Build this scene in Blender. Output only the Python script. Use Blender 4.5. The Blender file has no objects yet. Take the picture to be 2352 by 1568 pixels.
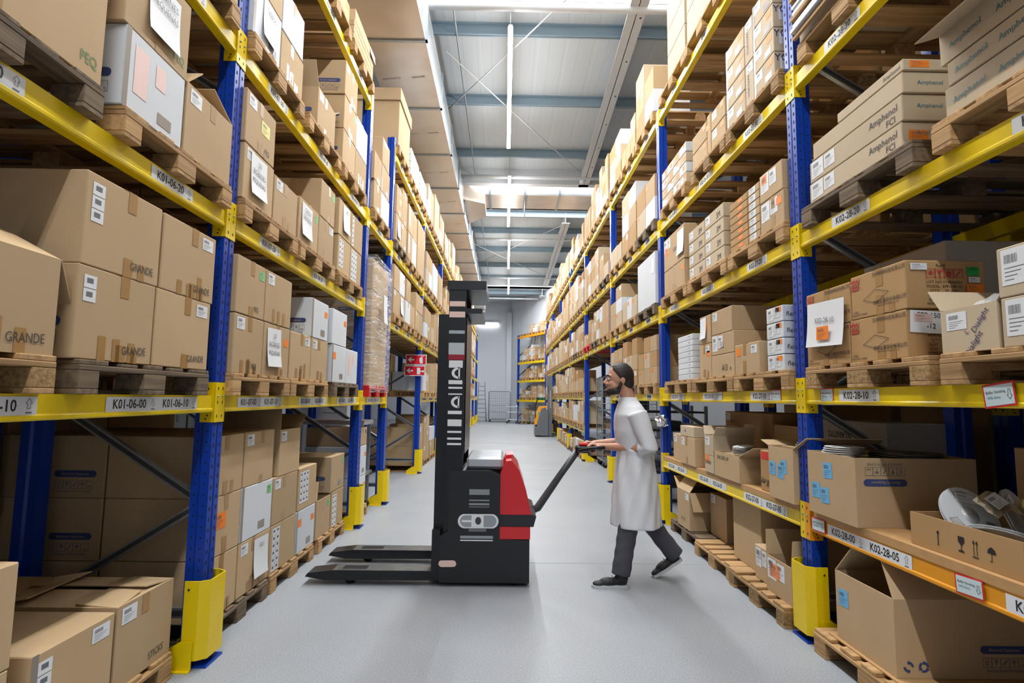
import bpy, math, random
from math import sin, cos, pi, radians, sqrt
from mathutils import Matrix, Vector

S = bpy.context.scene
COL = S.collection

# ------------------------------------------------------------------ camera
cd = bpy.data.cameras.new('camera')
cam = bpy.data.objects.new('camera', cd)
COL.objects.link(cam)
pit, yaw, rol, CAMH = .099, .012, .0131, 1.3751
fw = Vector((sin(yaw) * cos(pit), cos(yaw) * cos(pit), sin(pit)))
rt = Vector((cos(yaw), -sin(yaw), 0))
up = rt.cross(fw)
r2 = rt * cos(rol) + up * sin(rol)
u2 = -rt * sin(rol) + up * cos(rol)
M = Matrix((r2, u2, -fw)).transposed().to_4x4()
M.translation = Vector((0, 0, CAMH))
cam.matrix_world = M
cd.sensor_width = 36
cd.lens = 36 * 1310.12 / 2352
cd.clip_start = .05
S.camera = cam

# ------------------------------------------------------------------ world, exposure
wd = bpy.data.worlds.new('world')
S.world = wd
wd.use_nodes = True
wd.node_tree.nodes['Background'].inputs[0].default_value = (.88, .94, 1, 1)
wd.node_tree.nodes['Background'].inputs[1].default_value = .5
S.view_settings.view_transform = 'Standard'
S.view_settings.look = 'None'
S.view_settings.exposure = 0.0
S.view_settings.gamma = 1
S.view_settings.use_curve_mapping = False
try:
    S.cycles.max_bounces = 5
    S.cycles.diffuse_bounces = 2
    S.cycles.glossy_bounces = 2
    S.cycles.transparent_max_bounces = 8
    S.cycles.sample_clamp_indirect = 6
    S.cycles.use_denoising = True
    S.cycles.caustics_reflective = False
    S.cycles.caustics_refractive = False
    S.cycles.use_adaptive_sampling = True
    S.cycles.adaptive_threshold = .09
except Exception:
    pass
LED_Z = 6.7
LED_RUNS = [(-9.2, -5.3), (-3.55, .4), (2.1, 6.1), (7.8, 11.75), (13.4, 17.35), (19.1, 23.2), (25.2, 28.95)]
LED_W = 215
SKY_STRENGTH = 7.0


def led_x(y):
    return .0065 * (y - 7.8)


for (a, b) in LED_RUNS:      # the aisle's LED strips shine down; their glowing diffusers light the roof
    for (part, dz, rx) in ((.8 if b < 7 else 1.0, -.012, 0),):
        ld = bpy.data.lights.new('led_strip_light', 'AREA')
        ld.shape = 'RECTANGLE'
        ld.size = .07
        ld.size_y = b - a
        ld.energy = LED_W * part
        ld.color = (.97, .985, 1)
        lo = bpy.data.objects.new('led_strip_light', ld)
        lo.location = (led_x((a + b) / 2), (a + b) / 2, LED_Z + dz)
        lo.rotation_euler = (rx, 0, 0)
        COL.objects.link(lo)

# ------------------------------------------------------------------ materials


def lin(h):
    c = [int(h[i:i + 2], 16) / 255 for i in (0, 2, 4)]
    return tuple((x / 12.92 if x <= .04045 else ((x + .055) / 1.055) ** 2.4) for x in c) + (1,)


MATS = {}


def mat(name, hexcol, rough=.6, metal=0, spec=None, var=0, noise=0, nscale=30, bump=0, stretch=None, emit=0, hex2=None, coat=0):
    """principled material; var: brightness spread between objects, noise: blotchy mix towards hex2"""
    if name in MATS:
        return MATS[name]
    m = bpy.data.materials.new(name)
    m.use_nodes = True
    nt = m.node_tree
    b = nt.nodes['Principled BSDF']
    base = lin(hexcol)
    b.inputs['Base Color'].default_value = base
    b.inputs['Roughness'].default_value = rough
    b.inputs['Metallic'].default_value = metal
    if spec is not None:
        b.inputs['Specular IOR Level'].default_value = spec
    if coat:
        b.inputs['Coat Weight'].default_value = coat
    src = None
    if noise or bump:
        tc = nt.nodes.new('ShaderNodeTexCoord')
        mp = nt.nodes.new('ShaderNodeMapping')
        nt.links.new(tc.outputs['Object'], mp.inputs[0])
        mp.inputs['Scale'].default_value = stretch or (1, 1, 1)
        oi = nt.nodes.new('ShaderNodeObjectInfo')
        sc = nt.nodes.new('ShaderNodeVectorMath')
        sc.operation = 'SCALE'
        sc.inputs[0].default_value = (7, 13, 5)
        nt.links.new(oi.outputs['Random'], sc.inputs['Scale'])
        nt.links.new(sc.outputs[0], mp.inputs['Location'])
        nz = nt.nodes.new('ShaderNodeTexNoise')
        nz.inputs['Scale'].default_value = nscale
        nz.inputs['Detail'].default_value = 5
        nt.links.new(mp.outputs[0], nz.inputs['Vector'])
        if noise:
            mx = nt.nodes.new('ShaderNodeMix')
            mx.data_type = 'RGBA'
            mx.inputs[6].default_value = base
            mx.inputs[7].default_value = lin(hex2) if hex2 else tuple(c * .6 for c in base[:3]) + (1,)
            rp = nt.nodes.new('ShaderNodeMapRange')
            rp.inputs['From Min'].default_value = .38
            rp.inputs['From Max'].default_value = .72
            rp.inputs['To Max'].default_value = noise
            nt.links.new(nz.outputs[0], rp.inputs[0])
            nt.links.new(rp.outputs[0], mx.inputs[0])
            src = mx.outputs[2]
        if bump:
            bp = nt.nodes.new('ShaderNodeBump')
            bp.inputs['Strength'].default_value = bump
            bp.inputs['Distance'].default_value = .004
            nt.links.new(nz.outputs[0], bp.inputs['Height'])
            nt.links.new(bp.outputs[0], b.inputs['Normal'])
    if var:
        oi = nt.nodes.new('ShaderNodeObjectInfo')
        hs = nt.nodes.new('ShaderNodeHueSaturation')
        rp = nt.nodes.new('ShaderNodeMapRange')
        rp.inputs['To Min'].default_value = 1 - var
        rp.inputs['To Max'].default_value = 1 + var
        nt.links.new(oi.outputs['Random'], rp.inputs[0])
        nt.links.new(rp.outputs[0], hs.inputs['Value'])
        if src:
            nt.links.new(src, hs.inputs['Color'])
        else:
            hs.inputs['Color'].default_value = base
        src = hs.outputs[0]
    if src:
        nt.links.new(src, b.inputs['Base Color'])
    if emit:
        b.inputs['Emission Color'].default_value = base
        b.inputs['Emission Strength'].default_value = emit
    MATS[name] = m
    return m


def film_mat(name, alpha, tint=(1, 1, 1, 1), rough=.12, bump=.9, streaks=False):
    """clear plastic film: partly see-through, glossy and crinkled"""
    m = bpy.data.materials.new(name)
    m.use_nodes = True
    nt = m.node_tree
    b = nt.nodes['Principled BSDF']
    b.inputs['Base Color'].default_value = tint
    b.inputs['Roughness'].default_value = rough
    b.inputs['Specular IOR Level'].default_value = .9
    b.inputs['Alpha'].default_value = alpha
    tc = nt.nodes.new('ShaderNodeTexCoord')
    mp = nt.nodes.new('ShaderNodeMapping')
    mp.inputs['Scale'].default_value = (1, .5, 2.6)
    mp.inputs['Rotation'].default_value = (.35, 0, 0)
    nz = nt.nodes.new('ShaderNodeTexNoise')
    nz.inputs['Scale'].default_value = 14
    nz.inputs['Detail'].default_value = 6
    nz.inputs['Distortion'].default_value = 1.6
    bp = nt.nodes.new('ShaderNodeBump')
    bp.inputs['Strength'].default_value = bump
    bp.inputs['Distance'].default_value = .02
    nt.links.new(tc.outputs['Object'], mp.inputs[0])
    nt.links.new(mp.outputs[0], nz.inputs['Vector'])
    nt.links.new(nz.outputs[0], bp.inputs['Height'])
    nt.links.new(bp.outputs[0], b.inputs['Normal'])
    if streaks:                                   # whitish strands: doubled film, plus highlights on its folds painted in
        n2 = nt.nodes.new('ShaderNodeTexNoise')
        n2.inputs['Scale'].default_value = 5
        n2.inputs['Detail'].default_value = 7
        n2.inputs['Roughness'].default_value = .7
        m2 = nt.nodes.new('ShaderNodeMapping')
        m2.inputs['Rotation'].default_value = (.45, 0, 0)
        m2.inputs['Scale'].default_value = (1, .7, 9)
        nt.links.new(tc.outputs['Object'], m2.inputs[0])
        nt.links.new(m2.outputs[0], n2.inputs['Vector'])
        rp = nt.nodes.new('ShaderNodeMapRange')
        rp.inputs['From Min'].default_value = .48
        rp.inputs['From Max'].default_value = .72
        rp.inputs['To Min'].default_value = alpha
        rp.inputs['To Max'].default_value = .85
        nt.links.new(n2.outputs[0], rp.inputs[0])
        nt.links.new(rp.outputs[0], b.inputs['Alpha'])
    MATS[name] = m
    return m


YEL = mat('yellow_paint', 'f3d200', .38, noise=.2, nscale=9, hex2='e0bb00')
ORA = mat('orange_paint', 'f0a010', .4, noise=.25, nscale=9, hex2='dd9010')
BLU = mat('blue_paint', '073ca6', .32, noise=.3, nscale=8, hex2='052f8c')
GAL = mat('galvanised_steel', 'a7b0b6', .38, .75, noise=.35, nscale=25, hex2='868f96')
DRK = mat('dark_hole', '08080a', .9)
CARD = mat('brown_cardboard', 'c4a883', .78, var=.09, noise=.35, nscale=3.2, hex2='b79972', spec=.25)
CARD2 = mat('tan_cardboard', 'cbb89c', .72, var=.06, noise=.3, nscale=3, hex2='c0ab8b', spec=.25)
CARD3 = mat('kraft_cardboard', 'bb9668', .75, var=.06, noise=.35, nscale=3, hex2='ae8658', spec=.25)
CARDIN = mat('cardboard_edge', 'a5855c', .85)
WCARD = mat('white_cardboard', 'dde1e6', .6, var=.04, noise=.25, nscale=3, hex2='cfd4da', spec=.3)
GCARD = mat('grey_cardboard', 'b9b3ad', .7, noise=.2, nscale=3, hex2='aaa49f')
TAPE = mat('brown_tape', 'a9824f', .28, noise=.3, nscale=12, hex2='b8925f')
PTAPE = mat('pale_tape', 'bca684', .22)
GTAPE = mat('grey_tape', '8f8478', .35)
PAPER = mat('white_paper', 'eceef1', .6)
LBL = mat('label_white', 'e9ebee', .5)
ORS = mat('orange_sticker', 'ff8a1e', .5)
GRS = mat('green_sticker', '7fcf86', .5)
GRD = mat('green_pass', '17a54a', .5)
YLS = mat('yellow_sticker', 'f0e37c', .5)
BLS = mat('blue_sticker', '6fb9e6', .5)
PNK = mat('pink_sticker', 'f0cfc6', .5)
RED = mat('red_frame', 'd8232a', .45)
INK = mat('black_ink', '1c1c20', .6)
GINK = mat('grey_ink', '6b6f76', .6)
BINK = mat('blue_ink', '3c4a7a', .6)
NINK = mat('navy_ink', '2a2c62', .6)
TINK = mat('teal_ink', '3b7f90', .6)
RINK = mat('red_ink', 'bb3a33', .6)
MARK = mat('marker_pen', '4a443d', .6)
GMARK = mat('green_pen', '5a8a52', .6)
WOOD = mat('pallet_wood', 'c39c6b', .78, var=.16, noise=.75, nscale=7, hex2='86633a', stretch=(.35, 5, 5), bump=.25)
WOODY = mat('pallet_wood_cross', 'c39c6b', .78, var=.16, noise=.75, nscale=7, hex2='86633a', stretch=(5, .35, 5), bump=.25)
CHIP = mat('chip_block', 'ab8a5b', .85, var=.2, noise=.9, nscale=60, hex2='6c5131', bump=.5)
OWOOD = mat('old_wood', '7d6a53', .85, var=.15, noise=.85, nscale=8, hex2='4d4134', stretch=(.35, 5, 5), bump=.4)
OWOODY = mat('old_wood_cross', '7d6a53', .85, var=.15, noise=.85, nscale=8, hex2='4d4134', stretch=(5, .35, 5), bump=.4)
BOARD = mat('chipboard', 'c59a66', .6, noise=.45, nscale=40, hex2='b08453', stretch=(1, .4, 1))
RPL = mat('red_plastic', 'cf1f22', .4, var=.1)
BPL = mat('blue_plastic', '1d5fa8', .4)
GPL = mat('green_plastic', '0f6f50', .45)
BLK = mat('black_plastic', '14161b', .38)
BLKM = mat('black_metal', '16181d', .32, .2)
DGR = mat('dark_grey', '3a3d43', .45)
MGR = mat('mid_grey', '6d7178', .4)
REDP = mat('red_cover', 'd3101f', .28, coat=.3)
STEELTOP = mat('worn_steel', '5c5d5c', .42, .55, noise=.5, nscale=9, hex2='8c8a85')
WHT = mat('white_paint', 'e6e9ec', .5)
FILM = film_mat('stretch_film', .12, (.95, .96, .98, 1), streaks=True)
FILM2 = film_mat('thick_film', .5, (.93, .94, .96, 1), .18)
FOIL = mat('silver_foil', 'd6d6d6', .16, 1, bump=1, nscale=9)
SKIN = mat('skin', 'c9967c', .55, noise=.2, nscale=20, hex2='b97f66')
HAIR = mat('dark_hair', '1d1714', .6, noise=.4, nscale=90, hex2='33261f')
COAT = mat('coat_fabric', 'e3e5ea', .8, noise=.2, nscale=4, hex2='d3d7df', bump=.15)
TROU = mat('trouser_fabric', '4b4a54', .85, noise=.4, nscale=12, hex2='34343f')
SHOE = mat('shoe_black', '17181c', .6)
SOLE = mat('shoe_sole', 'c9ccd0', .6)


# ------------------------------------------------------------------ mesh building
class MB:
    def __init__(s):
        s.v, s.f, s.mi, s.sm, s.mats = [], [], [], [], []

    def m(s, mt):
        if mt not in s.mats:
            s.mats.append(mt)
        return s.mats.index(mt)

    def add(s, vs, fs, mt, smooth=False, xf=None):
        o = len(s.v)
        s.v += [tuple(xf @ Vector(v)) for v in vs] if xf else [tuple(v) for v in vs]
        k = s.m(mt)
        for f in fs:
            s.f.append([i + o for i in f])
            s.mi.append(k)
            s.sm.append(smooth)
        return s

    def box(s, x0, x1, y0, y1, z0, z1, mt, xf=None):
        vs = [(x, y, z) for z in (z0, z1) for y in (y0, y1) for x in (x0, x1)]
        fs = [(0, 2, 3, 1), (4, 5, 7, 6), (0, 1, 5, 4), (2, 6, 7, 3), (0, 4, 6, 2), (1, 3, 7, 5)]
        return s.add(vs, fs, mt, False, xf)

    def cbox(s, x0, x1, y0, y1, z0, z1, c, mt, xf=None):
        """box with chamfered edges"""
        vs, idx = [], {}
        X, Y, Z = (x0, x1), (y0, y1), (z0, z1)
        for i in (0, 1):
            for j in (0, 1):
                for k in (0, 1):
                    sx, sy, sz = (c if i == 0 else -c), (c if j == 0 else -c), (c if k == 0 else -c)
                    idx[i, j, k, 0] = len(vs); vs.append((X[i], Y[j] + sy, Z[k] + sz))
                    idx[i, j, k, 1] = len(vs); vs.append((X[i] + sx, Y[j], Z[k] + sz))
                    idx[i, j, k, 2] = len(vs); vs.append((X[i] + sx, Y[j] + sy, Z[k]))
        fs = []
        for i in (0, 1):
            q = [idx[i, 0, 0, 0], idx[i, 1, 0, 0], idx[i, 1, 1, 0], idx[i, 0, 1, 0]]; fs.append(q if i else q[::-1])
            q = [idx[0, i, 0, 1], idx[0, i, 1, 1], idx[1, i, 1, 1], idx[1, i, 0, 1]]; fs.append(q if i else q[::-1])
            q = [idx[0, 0, i, 2], idx[1, 0, i, 2], idx[1, 1, i, 2], idx[0, 1, i, 2]]; fs.append(q if i else q[::-1])
        for j in (0, 1):
            for k in (0, 1):
                p = (j + k) % 2
                q = [idx[0, j, k, 1], idx[1, j, k, 1], idx[1, j, k, 2], idx[0, j, k, 2]]; fs.append(q[::-1] if p == 0 else q)
                q = [idx[j, 0, k, 0], idx[j, 1, k, 0], idx[j, 1, k, 2], idx[j, 0, k, 2]]; fs.append(q if p == 0 else q[::-1])
                q = [idx[j, k, 0, 0], idx[j, k, 1, 0], idx[j, k, 1, 1], idx[j, k, 0, 1]]; fs.append(q[::-1] if p == 0 else q)
                for i in (0, 1):
                    pass
        for i in (0, 1):
            for j in (0, 1):
                for k in (0, 1):
                    q = [idx[i, j, k, 0], idx[i, j, k, 1], idx[i, j, k, 2]]
                    fs.append(q if (i + j + k) % 2 else q[::-1])
        return s.add(vs, fs, mt, False, xf)

    def prism(s, prof, z0, z1, mt, xf=None, smooth=False):
        """profile of (x, y) points extruded along z"""
        n = len(prof)
        vs = [(x, y, z0) for x, y in prof] + [(x, y, z1) for x, y in prof]
        fs = [(i, (i + 1) % n, n + (i + 1) % n, n + i) for i in range(n)]
        fs += [tuple(range(n))[::-1], tuple(range(n, 2 * n))]
        return s.add(vs, fs, mt, smooth, xf)

    def tube(s, pts, r, mt, n=8, cap=True, smooth=True):
        """round bar along points; r is one radius or one per point"""
        pts = [Vector(p) for p in pts]
        R = r if isinstance(r, (list, tuple)) else [r] * len(pts)
        vs, fs = [], []
        t0 = (pts[1] - pts[0]).normalized()
        a = t0.orthogonal().normalized()
        for i, p in enumerate(pts):
            t = (pts[min(i + 1, len(pts) - 1)] - pts[max(i - 1, 0)]).normalized()
            a = (a - t * a.dot(t)).normalized()
            b = t.cross(a)
            for k in range(n):
                th = 2 * pi * k / n
                vs.append(p + (a * cos(th) + b * sin(th)) * R[i])
        for i in range(len(pts) - 1):
            for k in range(n):
                fs.append((i * n + k, i * n + (k + 1) % n, (i + 1) * n + (k + 1) % n, (i + 1) * n + k))
        if cap:
            fs += [tuple(range(n))[::-1], tuple(range((len(pts) - 1) * n, len(pts) * n))]
        return s.add(vs, fs, mt, smooth)

    def cyl(s, p0, p1, r, mt, n=16, smooth=True):
        return s.tube([p0, p1], r, mt, n, True, smooth)

    def ell(s, c, r, mt, n=14, rot=None):
        """ellipsoid"""
        vs, fs = [], []
        m2 = n // 2
        R = rot or Matrix.Identity(3)
        for i in range(m2 + 1):
            a = pi * i / m2
            for k in range(n):
                b = 2 * pi * k / n
                vs.append(Vector(c) + R @ Vector((r[0] * sin(a) * cos(b), r[1] * sin(a) * sin(b), r[2] * cos(a))))
        for i in range(m2):
            for k in range(n):
                fs.append((i * n + k, (i + 1) * n + k, (i + 1) * n + (k + 1) % n, i * n + (k + 1) % n))
        return s.add(vs, fs, mt, True)

    def rings(s, rs, mt, n=20, cap=True):
        """loft of horizontal ellipses (cx, cy, z, rx, ry)"""
        vs, fs = [], []
        for (cx, cy, z, rx, ry) in rs:
            for k in range(n):
                t = 2 * pi * k / n
                vs.append((cx + rx * cos(t), cy + ry * sin(t), z))
        for i in range(len(rs) - 1):
            for k in range(n):
                fs.append((i * n + k, i * n + (k + 1) % n, (i + 1) * n + (k + 1) % n, (i + 1) * n + k))
        if cap:
            fs += [tuple(range(n))[::-1], tuple(range((len(rs) - 1) * n, len(rs) * n))]
        return s.add(vs, fs, mt, True)

    def quad(s, w, h, mt, xf, u=0, v=0, z=0):
        return s.add([(u, v, z), (u + w, v, z), (u + w, v + h, z), (u, v + h, z)], [(0, 1, 2, 3)], mt, False, xf)

    def mesh_in(s, me, mt, xf):
        return s.add([v.co for v in me.vertices], [tuple(p.vertices) for p in me.polygons], mt, False, xf)

    def mesh(s, name):
        me = bpy.data.meshes.new(name)
        me.from_pydata(s.v, [], s.f)
        for mt in s.mats:
            me.materials.append(mt)
        me.polygons.foreach_set('material_index', s.mi)
        me.polygons.foreach_set('use_smooth', s.sm)
        me.update()
        return me

    def build(s, name, parent=None, loc=None):
        return link(name, s.mesh(name), parent, loc)


def link(name, me, parent=None, loc=None):
    o = bpy.data.objects.new(name, me)
    COL.objects.link(o)
    if parent:
        o.parent = parent
    if loc:
        o.location = loc
    return o


LABELS = {}


def tag(o, label, cat, group=None, kind=None):
    if label:
        o['label'] = label
        LABELS.setdefault(label, []).append(o.name)
    if cat:
        o['category'] = cat
    if group:
        o['group'] = group
    if kind:
        o['kind'] = kind
    return o


def empty(name, loc, rz=0):
    o = bpy.data.objects.new(name, None)
    o.empty_display_size = .1
    COL.objects.link(o)
    o.location = loc
    o.rotation_euler[2] = rz
    return o


TXT = {}


def text_mesh(s, bold=0):
    """flat lettering, centred, one unit per capital height"""
    if (s, bold) not in TXT:
        cu = bpy.data.curves.new('lettering', 'FONT')
        cu.body = s
        cu.align_x = 'CENTER'
        cu.resolution_u = 2
        cu.offset = bold
        o = bpy.data.objects.new('lettering', cu)
        COL.objects.link(o)
        bpy.context.view_layer.update()
        dg = bpy.context.evaluated_depsgraph_get()
        me = bpy.data.meshes.new_from_object(o.evaluated_get(dg))
        bpy.data.objects.remove(o)
        k = 1 / .69
        xs = [v.co.x for v in me.vertices] or [0]
        cx = (min(xs) + max(xs)) / 2
        for v in me.vertices:
            v.co = ((v.co.x - cx) * k, v.co.y * k, 0)
        TXT[s, bold] = me
    return TXT[s, bold]


def frame(o, r, u):
    r, u = Vector(r), Vector(u)
    n = r.cross(u)
    m = Matrix((r, u, n)).transposed().to_4x4()
    m.translation = Vector(o)
    return m


def at(fr, u, v, z=0, rot=0, sx=1, sy=None):
    return fr @ Matrix.Translation((u, v, z)) @ Matrix.Rotation(rot, 4, 'Z') @ Matrix.Diagonal((sx, sy or sx, 1, 1))


UNIT = {}


def sheet(name, mt, parent, fr, u, v, w, h, lift=.0012, rot=0, bars=0):
    """a flat sticker of size w x h, its lower left corner at u, v of the face"""
    key = (mt.name, bars)
    if key not in UNIT:
        b = MB()
        b.quad(1, 1, mt, Matrix.Identity(4))
        if bars:
            rr = random.Random(bars)
            x = .12
            while x < .6:
                wd_ = rr.uniform(.006, .018)
                b.add([(x, .6, .02), (x + wd_, .6, .02), (x + wd_, .84, .02), (x, .84, .02)], [(0, 1, 2, 3)], GINK)
                x += wd_ + rr.uniform(.01, .02)
            for k in range(4):
                yy = .46 - k * .11
                b.add([(.12, yy, .02), (.85 - k * .13, yy, .02), (.85 - k * .13, yy + .022, .02), (.12, yy + .022, .02)], [(0, 1, 2, 3)], GINK)
        UNIT[key] = b.mesh(name)
    o = link(name, UNIT[key], parent)
    m = at(fr, u, v, lift, rot)
    o.matrix_local = m @ Matrix.Diagonal((w, h, .02 if bars else 1, 1))
    return o


def write(s, name, mt, parent, fr, u, v, h, lift=.002, rot=0, sx=1):
    """lettering centred at u with baseline v, capitals h tall"""
    key = (s, mt.name)
    if key not in UNIT:
        UNIT[key] = MB().mesh_in(text_mesh(s), mt, Matrix.Identity(4)).mesh(name)
    o = link(name, UNIT[key], parent)
    o.matrix_local = at(fr, u, v, lift, rot, h * sx, h)
    return o

# ------------------------------------------------------------------ the setting
XL, XR = -1.545, 1.811          # aisle faces of the two racks
LP = [0.0, 3.073, 6.153, 7.49, 10.505, 13.589] + [13.589 + 3.08 * k for k in range(1, 7)]
RP = [.29, 3.417, 6.551, 9.646, 12.872, 15.87, 18.9, 21.9, 24.9]
LZ = {'00': 0, '10': 1.369, '20': 2.378, '30': 3.392, '40': 4.7245}
RZ = {'00': 0, '05': .71, '10': 1.451, '20': 2.407, '30': 3.435, '40': 4.798}
PH = .126                       # pallet height
HC = 7.4                        # ceiling


def nodes(m):
    return m.node_tree.nodes, m.node_tree.links


FLOORM = mat('concrete_floor', 'a2a7ad', .45, noise=.6, nscale=1.1, hex2='93989f', spec=.4)
_n, _l = nodes(FLOORM)
_b = _n['Principled BSDF']
_old = _b.inputs['Base Color'].links[0].from_socket
_tc = _n.new('ShaderNodeTexCoord')
_nz = _n.new('ShaderNodeTexNoise')
_nz.inputs['Scale'].default_value = 160
_nz.inputs['Detail'].default_value = 3
_l.new(_tc.outputs['Object'], _nz.inputs['Vector'])
_mr = _n.new('ShaderNodeMapRange')
_mr.inputs['From Min'].default_value = .35
_mr.inputs['From Max'].default_value = .65
_mr.inputs['To Min'].default_value = .72
_mr.inputs['To Max'].default_value = 1.18
_l.new(_nz.outputs[0], _mr.inputs[0])
_mx = _n.new('ShaderNodeVectorMath')
_mx.operation = 'SCALE'
_l.new(_old, _mx.inputs[0])
_l.new(_mr.outputs[0], _mx.inputs['Scale'])
_l.new(_mx.outputs[0], _b.inputs['Base Color'])
_b.inputs['Coat Weight'].default_value = .05
_b.inputs['Coat Roughness'].default_value = .25

WALLM = mat('wall_paint', 'e8eef6', .7, noise=.15, nscale=1.5, hex2='dfe7f1')
CEILM = mat('ceiling_panel', 'b9c0c4', .5)
_n, _l = nodes(CEILM)
_tc = _n.new('ShaderNodeTexCoord')
_sp = _n.new('ShaderNodeSeparateXYZ')
_l.new(_tc.outputs['Object'], _sp.inputs[0])


def _stripe(period, width, off):
    a = _n.new('ShaderNodeMath'); a.operation = 'ADD'; a.inputs[1].default_value = off
    _l.new(_sp.outputs[0], a.inputs[0])
    d = _n.new('ShaderNodeMath'); d.operation = 'PINGPONG'; d.inputs[1].default_value = period / 2
    _l.new(a.outputs[0], d.inputs[0])
    c = _n.new('ShaderNodeMath'); c.operation = 'LESS_THAN'; c.inputs[1].default_value = width / 2
    _l.new(d.outputs[0], c.inputs[0])
    return c.outputs[0]


_s1, _s2 = _stripe(.5, .012, 100.0), _stripe(.25, .008, 100.06)
_mx1 = _n.new('ShaderNodeMix'); _mx1.data_type = 'RGBA'
_mx1.inputs[6].default_value = lin('d3dade'); _mx1.inputs[7].default_value = lin('dfe5e8')
_l.new(_s1, _mx1.inputs[0])
_mx2 = _n.new('ShaderNodeMix'); _mx2.data_type = 'RGBA'
_l.new(_mx1.outputs[2], _mx2.inputs[6]); _mx2.inputs[7].default_value = lin('c2cace')
_l.new(_s2, _mx2.inputs[0])
_l.new(_mx2.outputs[2], _n['Principled BSDF'].inputs['Base Color'])
SKYL = mat('skylight_panel', 'ffffff', .5, emit=SKY_STRENGTH)
LEDM = mat('led_tube', 'ffffff', .5, emit=34)
ROOFST = mat('roof_steel', 'c9d3d9', .5, .1, noise=.2, nscale=4, hex2='b4c0c8')
RAFT = mat('rafter_paint', 'd9dbdb', .5)
PURL = mat('purlin_steel', '9fb4c2', .42, .35, noise=.2, nscale=6, hex2='8ba1b0')
DUCTM = mat('duct_foil', 'dbd0c4', .34, .5, noise=.5, nscale=2.5, hex2='cbb8a6', bump=.25)
DUCTS = mat('duct_side_foil', 'd5dade', .3, .6, noise=.3, nscale=3, hex2='bcc4ca')

b = MB(); b.quad(26, 46, FLOORM, Matrix.Identity(4), -12, -10)
tag(b.build('floor'), None, None, kind='structure')
b = MB()
for (y0, y1) in ((-10, 5.3), (8.0, 14.75), (17.75, 28.6), (31, 36)):
    b.box(-12, 14, y0, y1, HC, HC + .1, CEILM)
for (y0, y1) in ((5.3, 8.0), (14.75, 17.75), (28.6, 31)):
    b.box(-12, -3.2, y0, y1, HC, HC + .1, CEILM); b.box(4.2, 14, y0, y1, HC, HC + .1, CEILM)
tag(b.build('ceiling'), None, None, kind='structure')
for i, (y0, y1) in enumerate(((5.3, 8.0), (14.75, 17.75), (28.6, 31))):
    b = MB()
    b.box(-3.2, 4.2, y0, y1, HC + .75, HC + .8, SKYL if i < 2 else mat('skylight_end', 'ffffff', .5, emit=8))
    b.box(-3.26, -3.2, y0, y1, HC, HC + .8, WHT); b.box(4.2, 4.26, y0, y1, HC, HC + .8, WHT)
    for k in range(-1, 2):
        b.box(.5 + k * 1.8, 0.54 + k * 1.8, y0, y1, HC + .70, HC + .75, WHT)
    b.box(-3.2, 4.2, y0 - .06, y0, HC, HC + .8, WHT)
    b.box(-3.2, 4.2, y1, y1 + .06, HC, HC + .8, WHT)
    tag(b.build('window_%d' % (i + 1)), None, None, kind='structure')
b = MB(); b.box(-12, .52, 35.5, 35.7, 0, HC, WALLM); tag(b.build('wall_far'), None, None, kind='structure')
wa = Vector((.52, 35.5, 0)); wdv = Vector((.4254, -.905, 0))
fA, fB = frame(wa, (wdv.x, wdv.y, 0), (-wdv.y, wdv.x, 0)), frame(wa, (wdv.x, wdv.y, 0), (wdv.y, -wdv.x, 0))
for (p, q) in [(1.2 * k, 1.2 * k + 1.2) for k in range(8)] + [(9.6, 30)]:
    b = MB()
    b.box(p, q, -.2, 0, 0, HC, WALLM, fA)
    b.box(p, q, 0, .06, 6.15, 6.3, WALLM, fB)
    tag(b.build('wall_right'), None, None, kind='structure')
b = MB(); b.box(.1, .4, 35.22, 35.5, 0, 6.7, WALLM); tag(b.build('trim_1'), None, None, kind='structure')
b = MB(); b.box(-12.1, -12, -10, 36, 0, HC, WALLM); tag(b.build('wall_left'), None, None, kind='structure')
b = MB()
for p, q in ((0, 30),):
    b.box(p, q, .0, .12, HC - .35, HC - .2, mat('dark_trim', '4a5158', .5), frame(wa, (wdv.x, wdv.y, 0), (wdv.y, -wdv.x, 0)))
tag(b.build('trim_2'), None, None, kind='structure')
b = MB(); b.box(-12, 14, -10.1, -10, 0, HC, WALLM); tag(b.build('wall_back'), None, None, kind='structure')
# floor joint lines
b = MB()
for y in (4.95, 11.2, 17.4):
    b.box(-1.5, 1.7, y, y + .006, .0004, .0012, mat('floor_joint', 'a0a4a8', .8))
tag(b.build('trim_3'), None, None, kind='structure')

for y in (6.2, 8.66, 10.86, 13.33, 17.9, 19.75, 22.29, 25.02, 27.6, 31.6, 33.6):
    b = MB()
    b.box(-12, 14, y, y + .07, 7.2, 7.22, PURL)
    b.box(-12, 14, y + .03, y + .04, 7.2, HC, PURL)
    b.box(-12, 14, y - .02, y + .03, HC - .02, HC, PURL)
    tag(b.build('roof_purlin'), None, None, kind='structure')
for (xa, ya, xb, yb) in ((1.8, 5.3, 2.02, 14.72), (1.9, 17.9, 1.98, 28.4), (2.0, 31, 2.0, 35)):
    b = MB()
    f = frame((xa, ya, 0), Vector((xb - xa, yb - ya, 0)).normalized(), Vector((-(yb - ya), xb - xa, 0)).normalized())
    L = sqrt((xb - xa) ** 2 + (yb - ya) ** 2)
    b.box(0, L, -.13, .13, 7.0, 7.02, RAFT, f)
    b.box(0, L, -.006, .006, 7.0, HC, RAFT, f)
    for k in range(int(L / 1.1)):
        b.box(.4 + k * 1.1, .43 + k * 1.1, -.09, -.06, 6.998, 7.0, DRK, f)
    tag(b.build('roof_rafter'), None, None, kind='structure')
b = MB(); b.box(-12, 14, 14.55, 14.75, 7.0, HC, WHT); tag(b.build('roof_beam'), None, None, kind='structure')
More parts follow.
